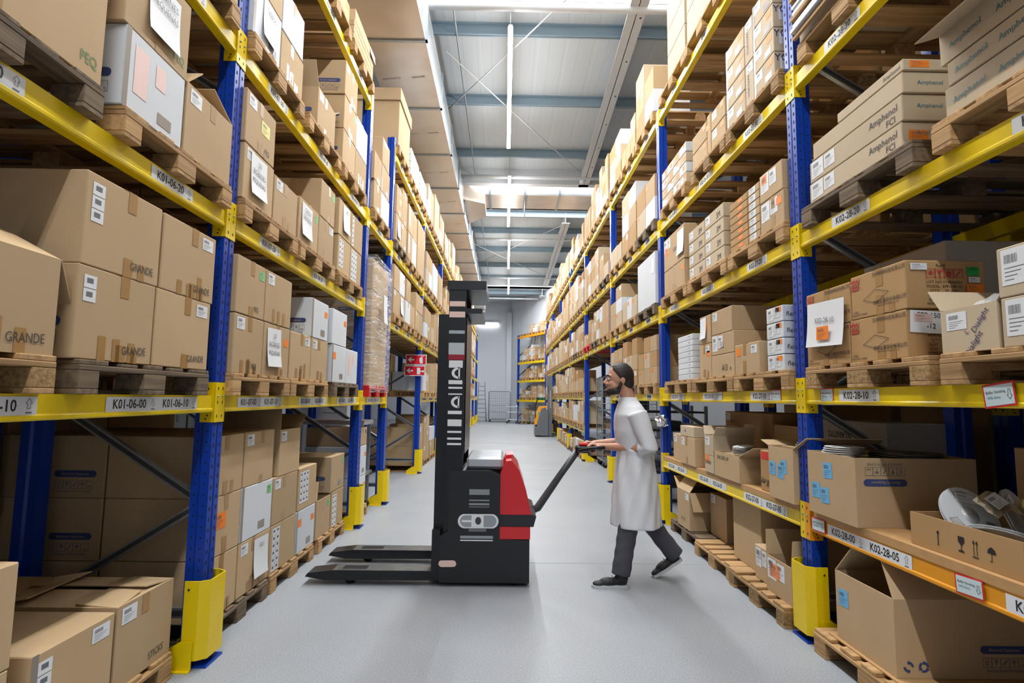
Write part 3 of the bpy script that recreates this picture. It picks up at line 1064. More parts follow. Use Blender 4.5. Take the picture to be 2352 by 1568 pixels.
def carton(sg, y0, y1, z0, h, col='b', feats='', label=None, XP=None, depth=.58, where='', pos='', stuff=False, group=None, cat='box', name='cardboard_box'):
    """one carton; aisle face at x = XP. feats: space-separated marks"""
    XP = XP if XP is not None else (-1.5 if sg > 0 else 1.77)
    w = y1 - y0
    cm = CM[col]
    fl = feats.split()
    if NC[0] >= 300 and stuff:
        xa, xb = sorted((XP, XP - sg * depth))
        FARC.box(xa, xb, y0 + .004, y1 - .004, z0, z0 + h, cm)
        if 'l' in fl:
            x = XP + sg * .002
            FARC.add([(x, y0 + .05, z0 + h * .6), (x, y0 + .17, z0 + h * .6), (x, y0 + .17, z0 + h * .88), (x, y0 + .05, z0 + h * .88)], [(0, 1, 2, 3)], LBL)
        if 'o' in fl:
            x = XP + sg * .002
            FARC.add([(x, y1 - .13, z0 + h * .7), (x, y1 - .05, z0 + h * .7), (x, y1 - .05, z0 + h * .9), (x, y1 - .13, z0 + h * .9)], [(0, 1, 2, 3)], ORS)
        return None
    NC[0] += 1
    y0 += .003; y1 -= .003
    w = y1 - y0
    cx, cy = XP - sg * depth / 2, (y0 + y1) / 2
    hx, hy = depth / 2, w / 2
    xf, xb = (hx, -hx) if sg > 0 else (-hx, hx)
    op = [f for f in fl if f.startswith('F')]
    b = MB()
    if op:
        t = .006
        b.box(-hx, hx, -hy, hy, 0, t, cm)
        b.box(-hx, -hx + t, -hy, hy, t, h, cm); b.box(hx - t, hx, -hy, hy, t, h, cm)
        b.box(-hx + t, hx - t, -hy, -hy + t, t, h, cm); b.box(-hx + t, hx - t, hy - t, hy, t, h, cm)
    else:
        b.cbox(-hx, hx, -hy, hy, 0, h, .004, cm)
    o = b.build(name, None, (cx, cy, z0))
    rr = random.Random(int(cx * 977 + cy * 3571 + z0 * 7919))
    if not label:
        seen, nm_ = [], []
        for k_, n_ in FEATN:
            if any(f[0] == k_ for f in fl) and n_ not in nm_:
                nm_.append(n_)
        label = '%s carton%s, %s on %s' % (CN[col], ' with ' + nm_[0] if nm_ else ', unmarked front', pos, where)
    tag(o, label, cat, group)
    if sg > 0:
        F = frame((xf, -hy, 0), (0, 1, 0), (0, 0, 1))
    else:
        F = frame((xf, hy, 0), (0, -1, 0), (0, 0, 1))
    SD = frame((-hx, -hy, 0), (1, 0, 0), (0, 0, 1))
    tp = TAPE if col != 'w' else PTAPE
    if op:
        a = [float(v) for v in op[0][2:].split(',')] if len(op[0]) > 1 else [40, -60, 60, 50]
        la = a[4] if len(a) > 4 else min(w, depth) * .46
        for i, (ang, c, e, ln, d_) in enumerate(((a[0], (xf, 0), (0, 1), w, (1 if xf > 0 else -1, 0)), (a[1], (0, -hy), (1, 0), depth, (0, -1)), (a[2], (xb, 0), (0, 1), w, (-1 if xf > 0 else 1, 0)), (a[3], (0, hy), (1, 0), depth, (0, 1)))):
            if ang > 170:
                continue
            t = radians(ang)
            q = MB()
            dx, dy, dz = d_[0] * sin(t), d_[1] * sin(t), cos(t)
            ux, uy = e
            th = .005
            nx, ny, nz_ = -d_[0] * cos(t) * th, -d_[1] * cos(t) * th, sin(t) * th
            P = []
            for (s_, l_) in ((-1, 0), (1, 0), (.93, la), (-.93, la)):
                P.append((c[0] + ux * s_ * ln / 2 + dx * l_, c[1] + uy * s_ * ln / 2 + dy * l_, h + dz * l_))
            P += [(x + nx, y + ny, z + nz_) for x, y, z in P]
            q.add(P, [(0, 1, 2, 3), (7, 6, 5, 4), (0, 4, 5, 1), (1, 5, 6, 2), (2, 6, 7, 3), (3, 7, 4, 0)], cm)
            q.build('flap', o)
    else:
        tm = MB()
        if 'T' in fl or 't' in fl:
            uc = rr.uniform(.4, .6) * depth - hx
            tm.box(-hx, hx, -.026, .026, h, h + .0008, tp)
            fl_ = None
    for f in fl:
        k, v = f[0], f[2:] if len(f) > 1 and f[1] == ':' else f[1:]
        if k in 'tT':
            c = w * rr.uniform(.42, .58)
            sheet('tape', tp, o, F, c - .026, h - .085, .052, .085)
            if k == 'T':
                sheet('tape', tp, o, F, c - .03, 0, .056, rr.uniform(.05, .1))
                if rr.random() < .6:
                    sheet('tape', tp, o, F, c + .06, 0, .04, rr.uniform(.05, .08))
        elif k == 'B':
            c = w * .5
            for q in (-.1, -.02, .07):
                sheet('tape', tp, o, F, c + q, 0, .042, rr.uniform(.06, .12))
        elif k == 'G':
            sheet('tape', GTAPE, o, F, 0, 0, .03, h); sheet('tape', GTAPE, o, F, w * .55, h * .1, .1, .05)
        elif k == 'l':
            sheet('label', LBL, o, F, .03, max(.004, h - .085), .1, min(.07, h * .8), bars=rr.randint(1, 4))
        elif k == 'r':
            sheet('label', LBL, o, F, w - .13, max(.004, h - .08), .1, min(.06, h * .8), bars=rr.randint(1, 4))
        elif k == 'R':
            q = min(.13, h * .8); wq = min(.12, w * .36); sheet('label', LBL, o, F, .02, h * .95 - q, wq, q, bars=5); sheet('label', LBL, o, F, .03 + wq, h * .95 - q * .85, wq * .85, q * .8, bars=6)
        elif k == 'o':
            sheet('sticker', ORS, o, F, w - .1, h * .62, .075, min(.05, h * .33))
        elif k == 'n':
            sheet('sticker', ORS, o, F, .03 if h > .12 else w * .5, h * .3 if h < .12 else h * .62, .08, min(.06, h * .45))
        elif k == 'O':
            sheet('sticker', ORS, o, F, .05, h * .45, .14, .09, bars=8)
        elif k == 'g':
            sheet('sticker', GRS, o, F, w - .09, h - .09, .07, .055, bars=9)
        elif k == 'y':
            sheet('sticker', YLS, o, F, w * .5, h * .45, .12, .08, bars=9)
        elif k == 'i':
            sheet('sticker', PNK, o, F, .06, h * .25, .09, h * .6)
            sheet('sticker', PNK, o, F, .2, h * .55, .07, h * .3)
        elif k == 'P':
            nx = float(v.split('@')[1]) if '@' in v else .3
            s_ = sheet_mesh(v.split('@')[0].replace('_', ' '), min(.22, w * .55), min(.25, h * .75))
            q = link('paper_sheet', s_, o)
            q.matrix_local = at(F, nx * w, h * .18, .001, rr.uniform(-.04, .04))
        elif k == 'H':
            write(v.replace('_', ' '), 'handwriting', MARK, o, F, w - .115, .035, .032, rot=.04, sx=.8)
        elif k == 'h':
            write(v.replace('_', ' '), 'handwriting', GMARK, o, F, w - .07, .05, .04, rot=.06, sx=.8)
        elif k == 'M':
            nx, ny = (int(q) for q in v.split(','))
            q = link('label_grid', multi_label(nx, ny), o)
            q.matrix_local = at(F, .03, max(.01, h - .03 - ny * .05), .0012)
        elif k == 'E':
            q = link('print', side_print(), o)
            s_ = 1.15
            q.matrix_local = at(SD, depth * (.72 if sg > 0 else .3), h * .09 + .02, .0015, 0, s_)
        elif k == 'W':
            t, u, vv, hh, ink, ro = (v.split(';') + ['', '', '', '', ''])[:6]
            inks = {'': INK, 'n': NINK, 'g': GINK, 't': TINK, 'r': RINK, 'b': BINK}
            write(t.replace('_', ' '), 'print', inks[ink], o, F, float(u) * w, float(vv) * h, float(hh), rot=radians(float(ro or 0)))
        elif k == 'S':
            t, u, vv, hh, ink, ro = (v.split(';') + ['', '', '', '', ''])[:6]
            inks = {'': INK, 'n': NINK, 'g': GINK, 't': TINK, 'r': RINK, 'b': BINK}
            write(t.replace('_', ' '), 'print', inks[ink], o, SD, float(u) * depth, float(vv) * h, float(hh), rot=radians(float(ro or 0)))
        elif k == 'A':
            sheet('label', LBL, o, SD, depth * .1, h * .3, .12, .08, bars=6)
        elif k == 'Q':
            sheet('sticker', ORS, o, SD, .03, h * .25, .09, min(.05, h * .6), bars=8)
        elif k == 'U':
            sheet('sticker', BLS, o, F, w * float(v.split(';')[0]), h * float(v.split(';')[1]), .085, .085, rot=rr.uniform(-.1, .1), bars=9)
    if ('T' in fl or 't' in fl) and not op:
        q = MB(); q.box(-hx, hx, -.026, .026, h, h + .0008, tp); q.build('tape', o)
    return o


def stack(sg, lv, code, pal, items, XP=None, rows=1, depth=.58, full=True, stuff=False):
    """a pallet and its cartons. items: (y0, y1, z over deck, h, colour, marks, position words, label)"""
    Z = LZ if sg > 0 else RZ
    XP = XP if XP is not None else (-1.5 if sg > 0 else 1.77)
    pre = 'K01-' if sg > 0 else 'K02-'
    z = Z[lv]
    sign = pre + code + '-' + lv
    if lv == '00':
        where = 'the floor pallet below sign ' + pre + code + '-00'
    else:
        where = 'the pallet above sign ' + sign
    pl = None
    if pal:
        y0, y1, st = pal
        nm = {'new': 'pale', 'old': 'weathered dark', 'chip': 'chip-block', 'red': 'red plastic', 'blue': 'blue plastic', 'green': 'green plastic'}[st]
        what = ('floor pallet below sign ' + pre + code + '-00') if lv == '00' else ('pallet on the beam above sign ' + sign)
        pallet(sg, y0, y1, z, XP, st, nm + (' ' if 'plastic' in nm else ' wooden ') + what, full)
    zd = z + (PH if pal else 0)
    for it in items:
        y0, y1, dz, h, col, fe, pos = it[:7]
        lab = it[7] if len(it) > 7 else None
        dp = it[8] if len(it) > 8 else depth
        carton(sg, y0, y1, zd + dz, h, col, fe, lab, XP + (-sg * .02), dp, where, pos, stuff)
    if rows > 1:
        for it in items:
            y0, y1, dz, h, col, fe, pos = it[:7]
            carton(sg, y0, y1, zd + dz, h, 'b' if col == 'w' else col, 'E' if sg > 0 else '', '%s carton, rear row, %s on %s' % (CN['b' if col == 'w' else col], pos, where), XP - sg * (.03 + (it[8] if len(it) > 8 else depth)), depth, where, pos)

# ------------------------------------------------------------------ left rack loads, nearest bay
FX = -1.6
stack(1, '40', '06', (2.15, 2.99, 'old'), [(2.2, 2.95, 0, .5, 'b', 'T', 'alone')], full=False)
stack(1, '30', '06', (2.17, 3.01, 'new'), [(2.17, 2.59, 0, .33, 'b', 'T l', 'near half'), (2.6, 3.01, 0, .33, 'b', 'T', 'far half')])
stack(1, '20', '05', (1.2, 2.04, 'old'), [(1.12, 2.045, 0, .78, 'b', 'T h:PEQ P:FERRAMENTAS@.35', 'the dark pallet', 'big brown carton with green pen scrawl on the dark weathered pallet above left beam')], depth=1.1)
stack(1, '20', '06', (2.16, 3.04, 'new'), [
    (2.15, 2.57, 0, .335, 'w', 'E i G', 'lower left', 'dented white carton with pink and grey stickers on pallet above sign K01-06-20'),
    (2.13, 2.58, .335, .37, 'b', 'T E h:PEQ P:BOBINES|PEQUENAS@.3', 'top', 'brown carton under large handwritten sheet, on top of the dented white carton'),
    (2.585, 3.035, 0, .345, 'b', 'F:-70,-50,-60,-55 l t', 'right', 'open brown carton beside the dented white carton, above sign K01-06-20')], rows=1)
stack(1, '10', '05', (1.08, 1.93, 'chip'), [
    (1.02, 1.47, 0, .34, 'b', 'T H:GRANDE', 'nearest', 'brown carton at the very left edge on the chip-block pallet'),
    (1.475, 1.935, 0, .33, 'b', 'F:-62,150,-60,150 B H:GRANDE', 'open', 'open brown carton with raised flap and GRANDE scrawl at the left edge')])
stack(1, '10', '06', (2.03, 2.92, 'old'), [
    (2.01, 2.465, 0, .34, 'b', 'T B M:1,2 H:GRANDE E', 'lower left', 'lower left of four GRANDE cartons above sign K01-06-10'),
    (2.47, 2.93, 0, .34, 'b', 'T r H:GRANDE', 'lower right', 'lower right of four GRANDE cartons, next to the nearest blue post'),
    (2.015, 2.475, .342, .345, 'b', 'T M:1,3 H:GRANDE', 'upper left', 'upper left of four GRANDE cartons, three labels and torn tape'),
    (2.485, 2.945, .342, .34, 'b', 'T B r H:GRANDE', 'upper right', 'upper right of four GRANDE cartons, flap edge lifted')], rows=2)
stack(1, '00', '05', (1.12, 2.01, 'new'), [(1.52, 2.0, 0, .34, 'b', 'T l', 'lower'), (1.52, 2.005, .342, .34, 'b', 'T l', 'upper', 'brown carton at the left frame edge, upper of two on floor')], XP=FX)
stack(1, '00', '06', (2.06, 2.94, 'new'), [
    (2.09, 2.52, 0, .335, 'b', 'M:1,3 r G', 'left', 'brown floor carton with three stacked labels, nearest left corner'),
    (2.53, 2.945, 0, .345, 'b', 'F:-87,-86,-80,-84 l t H:STICKS', 'right', 'brown floor carton with loose lid flaps beside the nearest yellow guard')], XP=FX, rows=2)
# second bay
stack(1, '40', '07', (3.3, 4.14, 'new'), [(3.34, 4.1, 0, .5, 'b', 'T', 'alone')], full=False)
stack(1, '40', '08', (4.3, 5.14, 'new'), [(4.35, 4.75, 0, .2, 'b', 'l o', 'near half'), (4.76, 5.1, 0, .2, 'b', 'l o', 'far half')], full=False)
stack(1, '40', '09', (5.25, 6.09, 'new'), [(5.27, 6.07, 0, .07, 'b', 'o', 'bottom layer'), (5.27, 6.07, .07, .07, 'b', '', 'second layer'), (5.27, 6.07, .14, .07, 'b', '', 'third layer'), (5.3, 6.05, .21, .12, 'b', 'P:K01@.8', 'top layer')], full=False)
stack(1, '30', '07', (3.2, 4.04, 'new'), [
    (3.19, 3.6, 0, .33, 'w', 'E P:CABOS@.3 G', 'lower left', 'white carton wrapped in clear film above sign K01-07-30'),
    (3.61, 4.02, 0, .29, 'b', 'T B', 'lower right'),
    (3.61, 4.0, .30, .31, 'w', 't', 'upper right'),
    (3.19, 3.6, .335, .32, 'b', 'y t', 'upper left')])
stack(1, '30', '08', (4.15, 4.99, 'new'), [
    (4.36, 4.82, 0, .32, 'b', 'F:175,10,-60,60 T E l', 'front', 'open brown carton with one raised flap above sign K01-08-30')])
stack(1, '30', '09', (5.1, 5.94, 'new'), [
    (5.07, 5.5, 0, .32, 'b', 'T E', 'bottom left'), (5.07, 5.5, .325, .32, 'b', 'T E g', 'second left'), (5.06, 5.49, .65, .33, 'b', 'T E l', 'third left'),
    (5.51, 5.95, 0, .32, 'b', 'T B', 'bottom right'), (5.51, 5.95, .325, .34, 'w', 't', 'second right')], rows=2)
stack(1, '20', '07', (3.2, 4.04, 'new'), [
    (3.19, 3.61, 0, .33, 'b', 'E l P:50|BOBINES|PEQUENAS@.2', 'lower left', 'brown carton with sheet reading BOBINES above sign K01-07-20'),
    (3.18, 3.6, .335, .32, 'b', 'y l T H:PEQ', 'upper left'),
    (3.625, 4.04, 0, .31, 'b', 'T l', 'right')], rows=2)
stack(1, '20', '08', (4.1, 4.94, 'new'), [
    (4.08, 4.51, 0, .33, 'b', 'g t P:CAIXA|GRANDE@.1', 'lower left'),
    (4.52, 4.92, 0, .33, 'b', 'T r', 'lower right'),
    (4.54, 4.92, .335, .31, 'b', 'g T', 'upper right')])
stack(1, '20', '09', (5.08, 5.92, 'chip'), [
    (5.06, 5.46, 0, .33, 'b', 'M:2,5 E', 'lower left'), (5.47, 5.89, 0, .33, 'b', 'M:3,6', 'lower right'),
    (5.05, 5.45, .335, .33, 'b', 'P:LED@.3 E', 'upper left'), (5.46, 5.9, .335, .33, 'b', 'M:1,6', 'upper right')])
stack(1, '10', '07', (3.18, 4.02, 'new'), [
    (3.19, 3.585, 0, .34, 'b', 'T B l H:PEQ', 'lower left'), (3.59, 4.02, 0, .34, 'b', 'o T P:50|BOBINES|PEQUENAS@.12', 'lower right', 'brown carton with orange sticker and handwritten sheet above sign K01-07-10'),
    (3.19, 3.575, .345, .33, 'b', 'T g H:PEQ', 'upper left'), (3.58, 4.02, .345, .33, 'b', 'B l', 'upper right')])
stack(1, '10', '08', (4.05, 4.89, 'new'), [
    (4.04, 4.47, 0, .335, 'b', 'T B r', 'lower left'), (4.48, 4.89, 0, .335, 'b', 'T l', 'lower right'),
    (4.46, 4.87, .34, .31, 'w', 'o G E', 'upper right', 'upper white carton with orange sticker above sign K01-08-10')], rows=1)
stack(1, '10', '09', (5.06, 5.9, 'old'), [
    (5.02, 5.47, 0, .335, 'w', 'n E G', 'lower left'), (5.48, 5.89, 0, .33, 'w', 'i', 'lower right', 'white carton covered in faded pink labels above sign K01-09-10'),
    (5.0, 5.45, .34, .31, 'w', 'o E', 'upper left')])
stack(1, '00', '07', (3.3, 4.07, 'old'), [
    (3.25, 3.625, 0, .33, 'b', 'T B', 'bottom left'), (3.25, 3.63, .333, .335, 'b', 'T O', 'second left', 'brown carton with big orange sticker behind the nearest blue post'), (3.25, 3.63, .67, .34, 'b', 'T', 'third left'),
    (3.635, 4.11, 0, .33, 'b', 'T B l P:K01@.45', 'bottom right'), (3.64, 4.11, .333, .335, 'w', 'g G', 'second right', 'white carton with green stickers between brown ones below sign K01-07-00'), (3.64, 4.1, .67, .34, 'b', 'T l', 'third right')], XP=FX, rows=2)
stack(1, '00', '08', (4.12, 5.02, 'new'), [
    (4.12, 4.6, 0, .33, 'b', 'M:2,6', 'bottom left'), (4.125, 4.6, .333, .33, 'b', 'T l', 'second left'), (4.2, 4.62, .667, .33, 'b', 'l F:175,-20,-60,60', 'third left', 'open brown carton topping the column below sign K01-08-00'),
    (4.62, 5.06, 0, .33, 'w', 'o n G', 'bottom right'), (4.63, 5.06, .333, .335, 'b', 'M:3,5', 'second right', 'brown carton with fifteen small labels below sign K01-08-00')], XP=FX)
stack(1, '00', '09', (5.15, 5.95, 'new'), [
    (5.1, 5.5, 0, .33, 'b', 'g T F:175,-30,-70,40', 'bottom left'), (5.53, 5.93, 0, .34, 'b', 'M:2,6', 'bottom right'), (5.46, 5.92, .345, .33, 'b', 'g G E', 'upper')], XP=FX)
# narrow third bay
stack(1, '10', '10', (6.36, 7.3, 'red'), [
    (6.42, 7.28, k * .365, .36, 'b', 'E', ['bottom', 'second', 'third', 'topmost'][k], '%s brown carton of the film-wrapped column on red pallet' % ['bottom', 'second lowest', 'third', 'topmost'][k]) for k in range(4)], depth=.95)
stack(1, '30', '10', (6.34, 7.18, 'chip'), [
    (6.33, 6.7, 0, .33, 'b', 'T E', 'lower left'), (6.71, 7.18, 0, .33, 'w', 't', 'lower right'), (6.3, 6.68, .335, .33, 'b', 'T E', 'middle left'), (6.69, 7.15, .335, .34, 'b', 'G', 'middle right'), (6.69, 7.1, .68, .33, 'b', 'T l', 'top')])
stack(1, '00', '10', (6.34, 6.9, 'new'), [
    (6.42, 6.85, 0, .34, 'w', 'o', 'bottom left'), (6.42, 6.85, .345, .34, 'w', 'o G', 'upper left', 'upper of two white cartons with orange stickers past second post'), (6.45, 6.85, .69, .2, 'b', 'o r', 'top', 'small brown carton on the white ones past second blue post')], XP=FX)
# film round the column on the red pallet
b = MB()
rr = random.Random(5)
import mathutils.noise as mn
path = [(-2.45, 6.385), (-2.0, 6.38), (-1.6, 6.38), (-1.5, 6.385)] + [(-1.474, 6.4 + .018 * k) for k in range(50)] + [(-1.5, 7.305), (-2.0, 7.31), (-2.45, 7.31)]
vs, fs = [], []
n = 90
for j in range(n + 1):
    z = 1.42 + j / n * 1.56
    for (x, y) in path:
        f_ = mn.noise(Vector((x * 2, (y + z * .55) * 2.2, (z - y * .45) * 26))) + .5 * mn.noise(Vector((y * 5, (z + y * .7) * 30, 3.1)))
        vs.append((x + (.011 * abs(f_) if x > -1.52 else 0), y - (.005 * f_ if x < -1.52 else 0), z + .006 * f_))
k = len(path)
for j in range(n):
    for i in range(k - 1):
        fs.append((j * k + i, j * k + i + 1, (j + 1) * k + i + 1, (j + 1) * k + i))
b.add(vs, fs, FILM, False)
o = b.build('stretch_film')
tag(o, 'clear crinkled stretch film around the tall column on the red pallet', 'plastic film')
q = link('paper_sheet', sheet_mesh('|', .2, .34), o); q.matrix_local = frame((-1.462, 6.78, 2.25), (0, 1, 0), (0, 0, 1))

# passage bay: loads over the passage
stack(1, '20', '11', (7.65, 8.49, 'new'), [(7.65, 8.06, 0, .34, 'b', 'T l', 'lower left'), (8.07, 8.48, 0, .34, 'b', 'P:LED@.2', 'lower right'), (7.66, 8.06, .345, .33, 'b', 'T', 'upper left'), (8.07, 8.48, .345, .33, 'w', 'o', 'upper right')])
stack(1, '20', '12', (8.62, 9.46, 'new'), [(8.62, 9.03, 0, .34, 'w', 't', 'lower left'), (9.04, 9.45, 0, .34, 'b', 'o T', 'lower right'), (8.62, 9.03, .345, .33, 'b', 'T', 'upper left')])
stack(1, '20', '13', (9.58, 10.42, 'new'), [(9.58, 9.99, 0, .34, 'b', 'T l', 'lower left'), (10.0, 10.41, 0, .34, 'b', 'g T', 'lower right'), (9.6, 10.4, .345, .3, 'b', 'r', 'upper')])
stack(1, '30', '11', (7.65, 8.49, 'old'), [(7.65, 8.06, 0, .38, 'b', 'P:K01@.2', 'lower left'), (8.07, 8.48, 0, .38, 'b', 'G l', 'lower right'), (7.65, 8.06, .385, .4, 'b', 'y T', 'upper left'), (8.07, 8.48, .385, .5, 'b', 'T', 'upper right')])
stack(1, '30', '12', (8.62, 9.46, 'new'), [(8.62, 9.03, 0, .42, 'b', 'M:2,6', 'lower left'), (9.04, 9.45, 0, .42, 'w', 'l', 'lower right'), (8.62, 9.03, .425, .42, 'b', 'M:2,6', 'upper left'), (9.04, 9.45, .425, .42, 'b', 'T', 'upper right')])
stack(1, '30', '13', (9.58, 10.42, 'new'), [(9.58, 10.4, 0, .9, 'b', 'l', 'tall', 'tall brown carton in clear film above sign K01-13-30')])
stack(1, '40', '11', (7.62, 8.46, 'new'), [(7.62, 8.5, 0, .78, 'b', 't', 'alone', 'very large brown carton with a lid, top of the left rack past the short post')], full=False, depth=1.15)
b = MB(); b.cbox(-2.68, -1.5, 7.6, 8.52, LZ['40'] + PH + .64, LZ['40'] + PH + .82, .006, CARD); tag(b.build('carton_lid'), 'shallow brown lid over the very large carton on the left rack top', 'lid')
for (nm, c, y) in (('12', 'w', 8.65), ('13', 'w', 9.6)):
    stack(1, '40', nm, (y, y + .84, 'new'), [(y + .02 + .27 * i, y + .28 + .27 * i, .11 * j, .105, 'w', 'o' if (i + j) % 2 else 'n', ['near column', 'middle column', 'far column'][i] + ' ' + ['bottom', 'second', 'third', 'top'][j]) for i in range(3) for j in range(4)], full=False)
# red and white signs at the passage
r = empty('safety_sign', (-1.62, 10.42, 2.05))
tag(r, 'red sign with white arrow and fire extinguisher, upper of two', 'sign')


def sign(r, kind):
    b = MB(); b.box(-.19, .19, -.003, 0, -.095, .095, WHT); b.build('plate', r)
    b = MB(); b.box(-.175, .175, -.0045, -.003, -.08, .08, mat('sign_red', 'd5132a', .4)); b.build('field', r)
    f = frame((0, -.0052, 0), (1, 0, 0), (0, 0, 1))
    b = MB()
    P = [(-.15, 0), (-.1, .045), (-.075, .045), (-.105, .014), (-.035, .014), (-.035, -.014), (-.105, -.014), (-.075, -.045), (-.1, -.045)]
    b.add([f @ Vector((x, y, 0)) for x, y in P], [(0, 1, 2, 3, 4, 5, 6, 7, 8)], WHT); b.build('arrow', r)
    b = MB()
    if kind == 0:
        shapes = [[(.07, -.065), (.12, -.065), (.12, .025), (.07, .025)], [(.075, .025), (.115, .025), (.11, .045), (.08, .045)], [(.085, .045), (.14, .062), (.135, .07), (.075, .055)], [(.055, -.03), (.065, -.03), (.075, .04), (.06, .03)]]
    else:
        shapes = [[(.04, -.065), (.1, -.065), (.1, .055), (.04, .055)], [(.1, -.02), (.135, -.02), (.135, 0), (.1, 0)], [(.135 + .018 * (1 + cos(a)), -.01 + .022 * sin(a)) for a in [k * pi / 4 for k in range(8)]]]
    for s_ in shapes:
        b.add([f @ Vector((x, y, 0)) for x, y in s_], [tuple(range(len(s_)))], WHT)
    b.build('symbol', r)


sign(r, 0)
MB().cyl((.14, .004, .095), (.14, .004, .33), .002, GAL, 6).build('hanging_wire', r)
r = empty('safety_sign', (-1.64, 10.42, 1.85))
tag(r, 'red sign with white arrow and alarm point symbol, lower of two', 'sign')
sign(r, 1)

# ------------------------------------------------------------------ right rack loads, nearest bay
stack(-1, '30', '28', (2.4, 3.3, 'new'), [(2.45, 3.3, 0, .5, 't', '', 'alone', 'film-wrapped bundle of stacked sheets above sign K02-28-30')], depth=1.1)
b = MB()
rr = random.Random(8)
for k in range(12):
    z = RZ['30'] + PH + .02 + k * .04
    e = rr.uniform(0, .02)
    b.box(1.745 - e, 1.76, 2.47 + e, 3.285, z, z + .022, PAPER if k % 3 else CARD3)
b.build('sheet_edge', bpy.data.objects[[n for n, v in [(v[0], l) for l, v in LABELS.items() if l.startswith('film-wrapped bundle')]][0]])
o_ = bpy.data.objects['sheet_edge']; o_.matrix_parent_inverse = o_.parent.matrix_basis.inverted()
stack(-1, '30', '29', (1.4, 2.3, 'new'), [(1.45, 2.3, 0, .5, 't', '', 'alone')], full=False, depth=1.1)
AM = ' W:Amphenol;.83;.5;.034 W:FCI;.9;.12;.032 S:Amphenol;.3;.5;.02;t S:Amphenol;.75;.5;.02;t'
AT = ' W:Amphenol;.2;.4;.026;t;4 W:Amphenol;.55;.42;.026;t;4 W:Amphenol;.86;.4;.026;t;4 S:Amphenol;.4;.4;.02;t'
stack(-1, '20', '28', (2.38, 3.32, 'old'), [
    (2.46, 3.25, 0, .118, 't', 'R Q' + AM, 'bottom', 'bottom long tan carton with dark logo lettering above sign K02-28-20'),
    (2.45, 3.24, .12, .125, 't', 'R' + AM, 'second', 'second long tan carton, wide white labels on its front, K02-28-20'),
    (2.44, 3.2, .247, .1, 't', 'S:Amphenol;.3;.4;.02;t', 'third', 'third long tan carton with teal printed end, K02-28-20 stack'),
    (2.43, 2.95, .349, .055, 't', 'Q W:Amphenol;.85;.3;.02', 'top', 'thin tan carton with orange label end topping the K02-28-20 stack')], depth=.42)
stack(-1, '20', '29', (1.4, 2.27, 'new'), [
    (1.6, 2.21, 0, .12, 't', AT.strip(), 'bottom', 'bottom tan carton with teal diagonal print, upper right corner pallet'),
    (1.6, 2.19, .125, .1, 't', AT.strip(), 'second', 'second tan carton with teal print, upper right corner pallet'),
    (1.58, 2.22, .23, .13, 't', AT.strip() + ' F:112,178,178,178,.13', 'third', 'third tan carton with teal print and lifted flap, upper right corner')], depth=.55)
MW = 'W:MW;.1;.78;.032;r W:MEAN_WELL;.1;.69;.012;r W:MADE_IN_CHINA;.17;.06;.011 W:C/NO.;.1;.13;.011 W:苏州明纬科技有限公司;.72;.86;.016 W:明緯企業股份有限公司;.72;.24;.016 W:Mean_Well_Enterprises_Co.,_Ltd.;.7;.18;.008'
MS = ' S:LOT_NO.Y1904A501;.48;.52;.013 S:MODEL:_EPP-150-12;.48;.43;.013 S:Q\'TY:____72__PCS.;.48;.34;.013 S:N.W.:____14.4__KGS.;.48;.25;.013 S:G.W.:____15.4__KGS.;.48;.16;.013 S:M\'MENT:_0.91_CUFT;.48;.07;.013 S:RoHS;.45;.86;.013'
MWO = []
stack(-1, '10', '28', (2.36, 3.34, 'chip'), [
    (2.92, 3.345, 0, .213, 'k', 'T ' + MW, 'lower far', 'lower far kraft carton with outlined diamond above sign K02-28-10'),
    (2.5, 2.92, 0, .218, 'k', 'T ' + MW + MS, 'lower near', 'lower near kraft carton behind white card marked -12'),
    (2.9, 3.335, .215, .21, 'k', 'T ' + MW, 'upper far', 'upper far kraft carton with hanging white sheet by right post'),
    (2.49, 2.9, .22, .22, 'k', 'T ' + MW + MS, 'upper near', 'upper near kraft carton printed LOT NO. with green PASS sticker')], depth=.36)
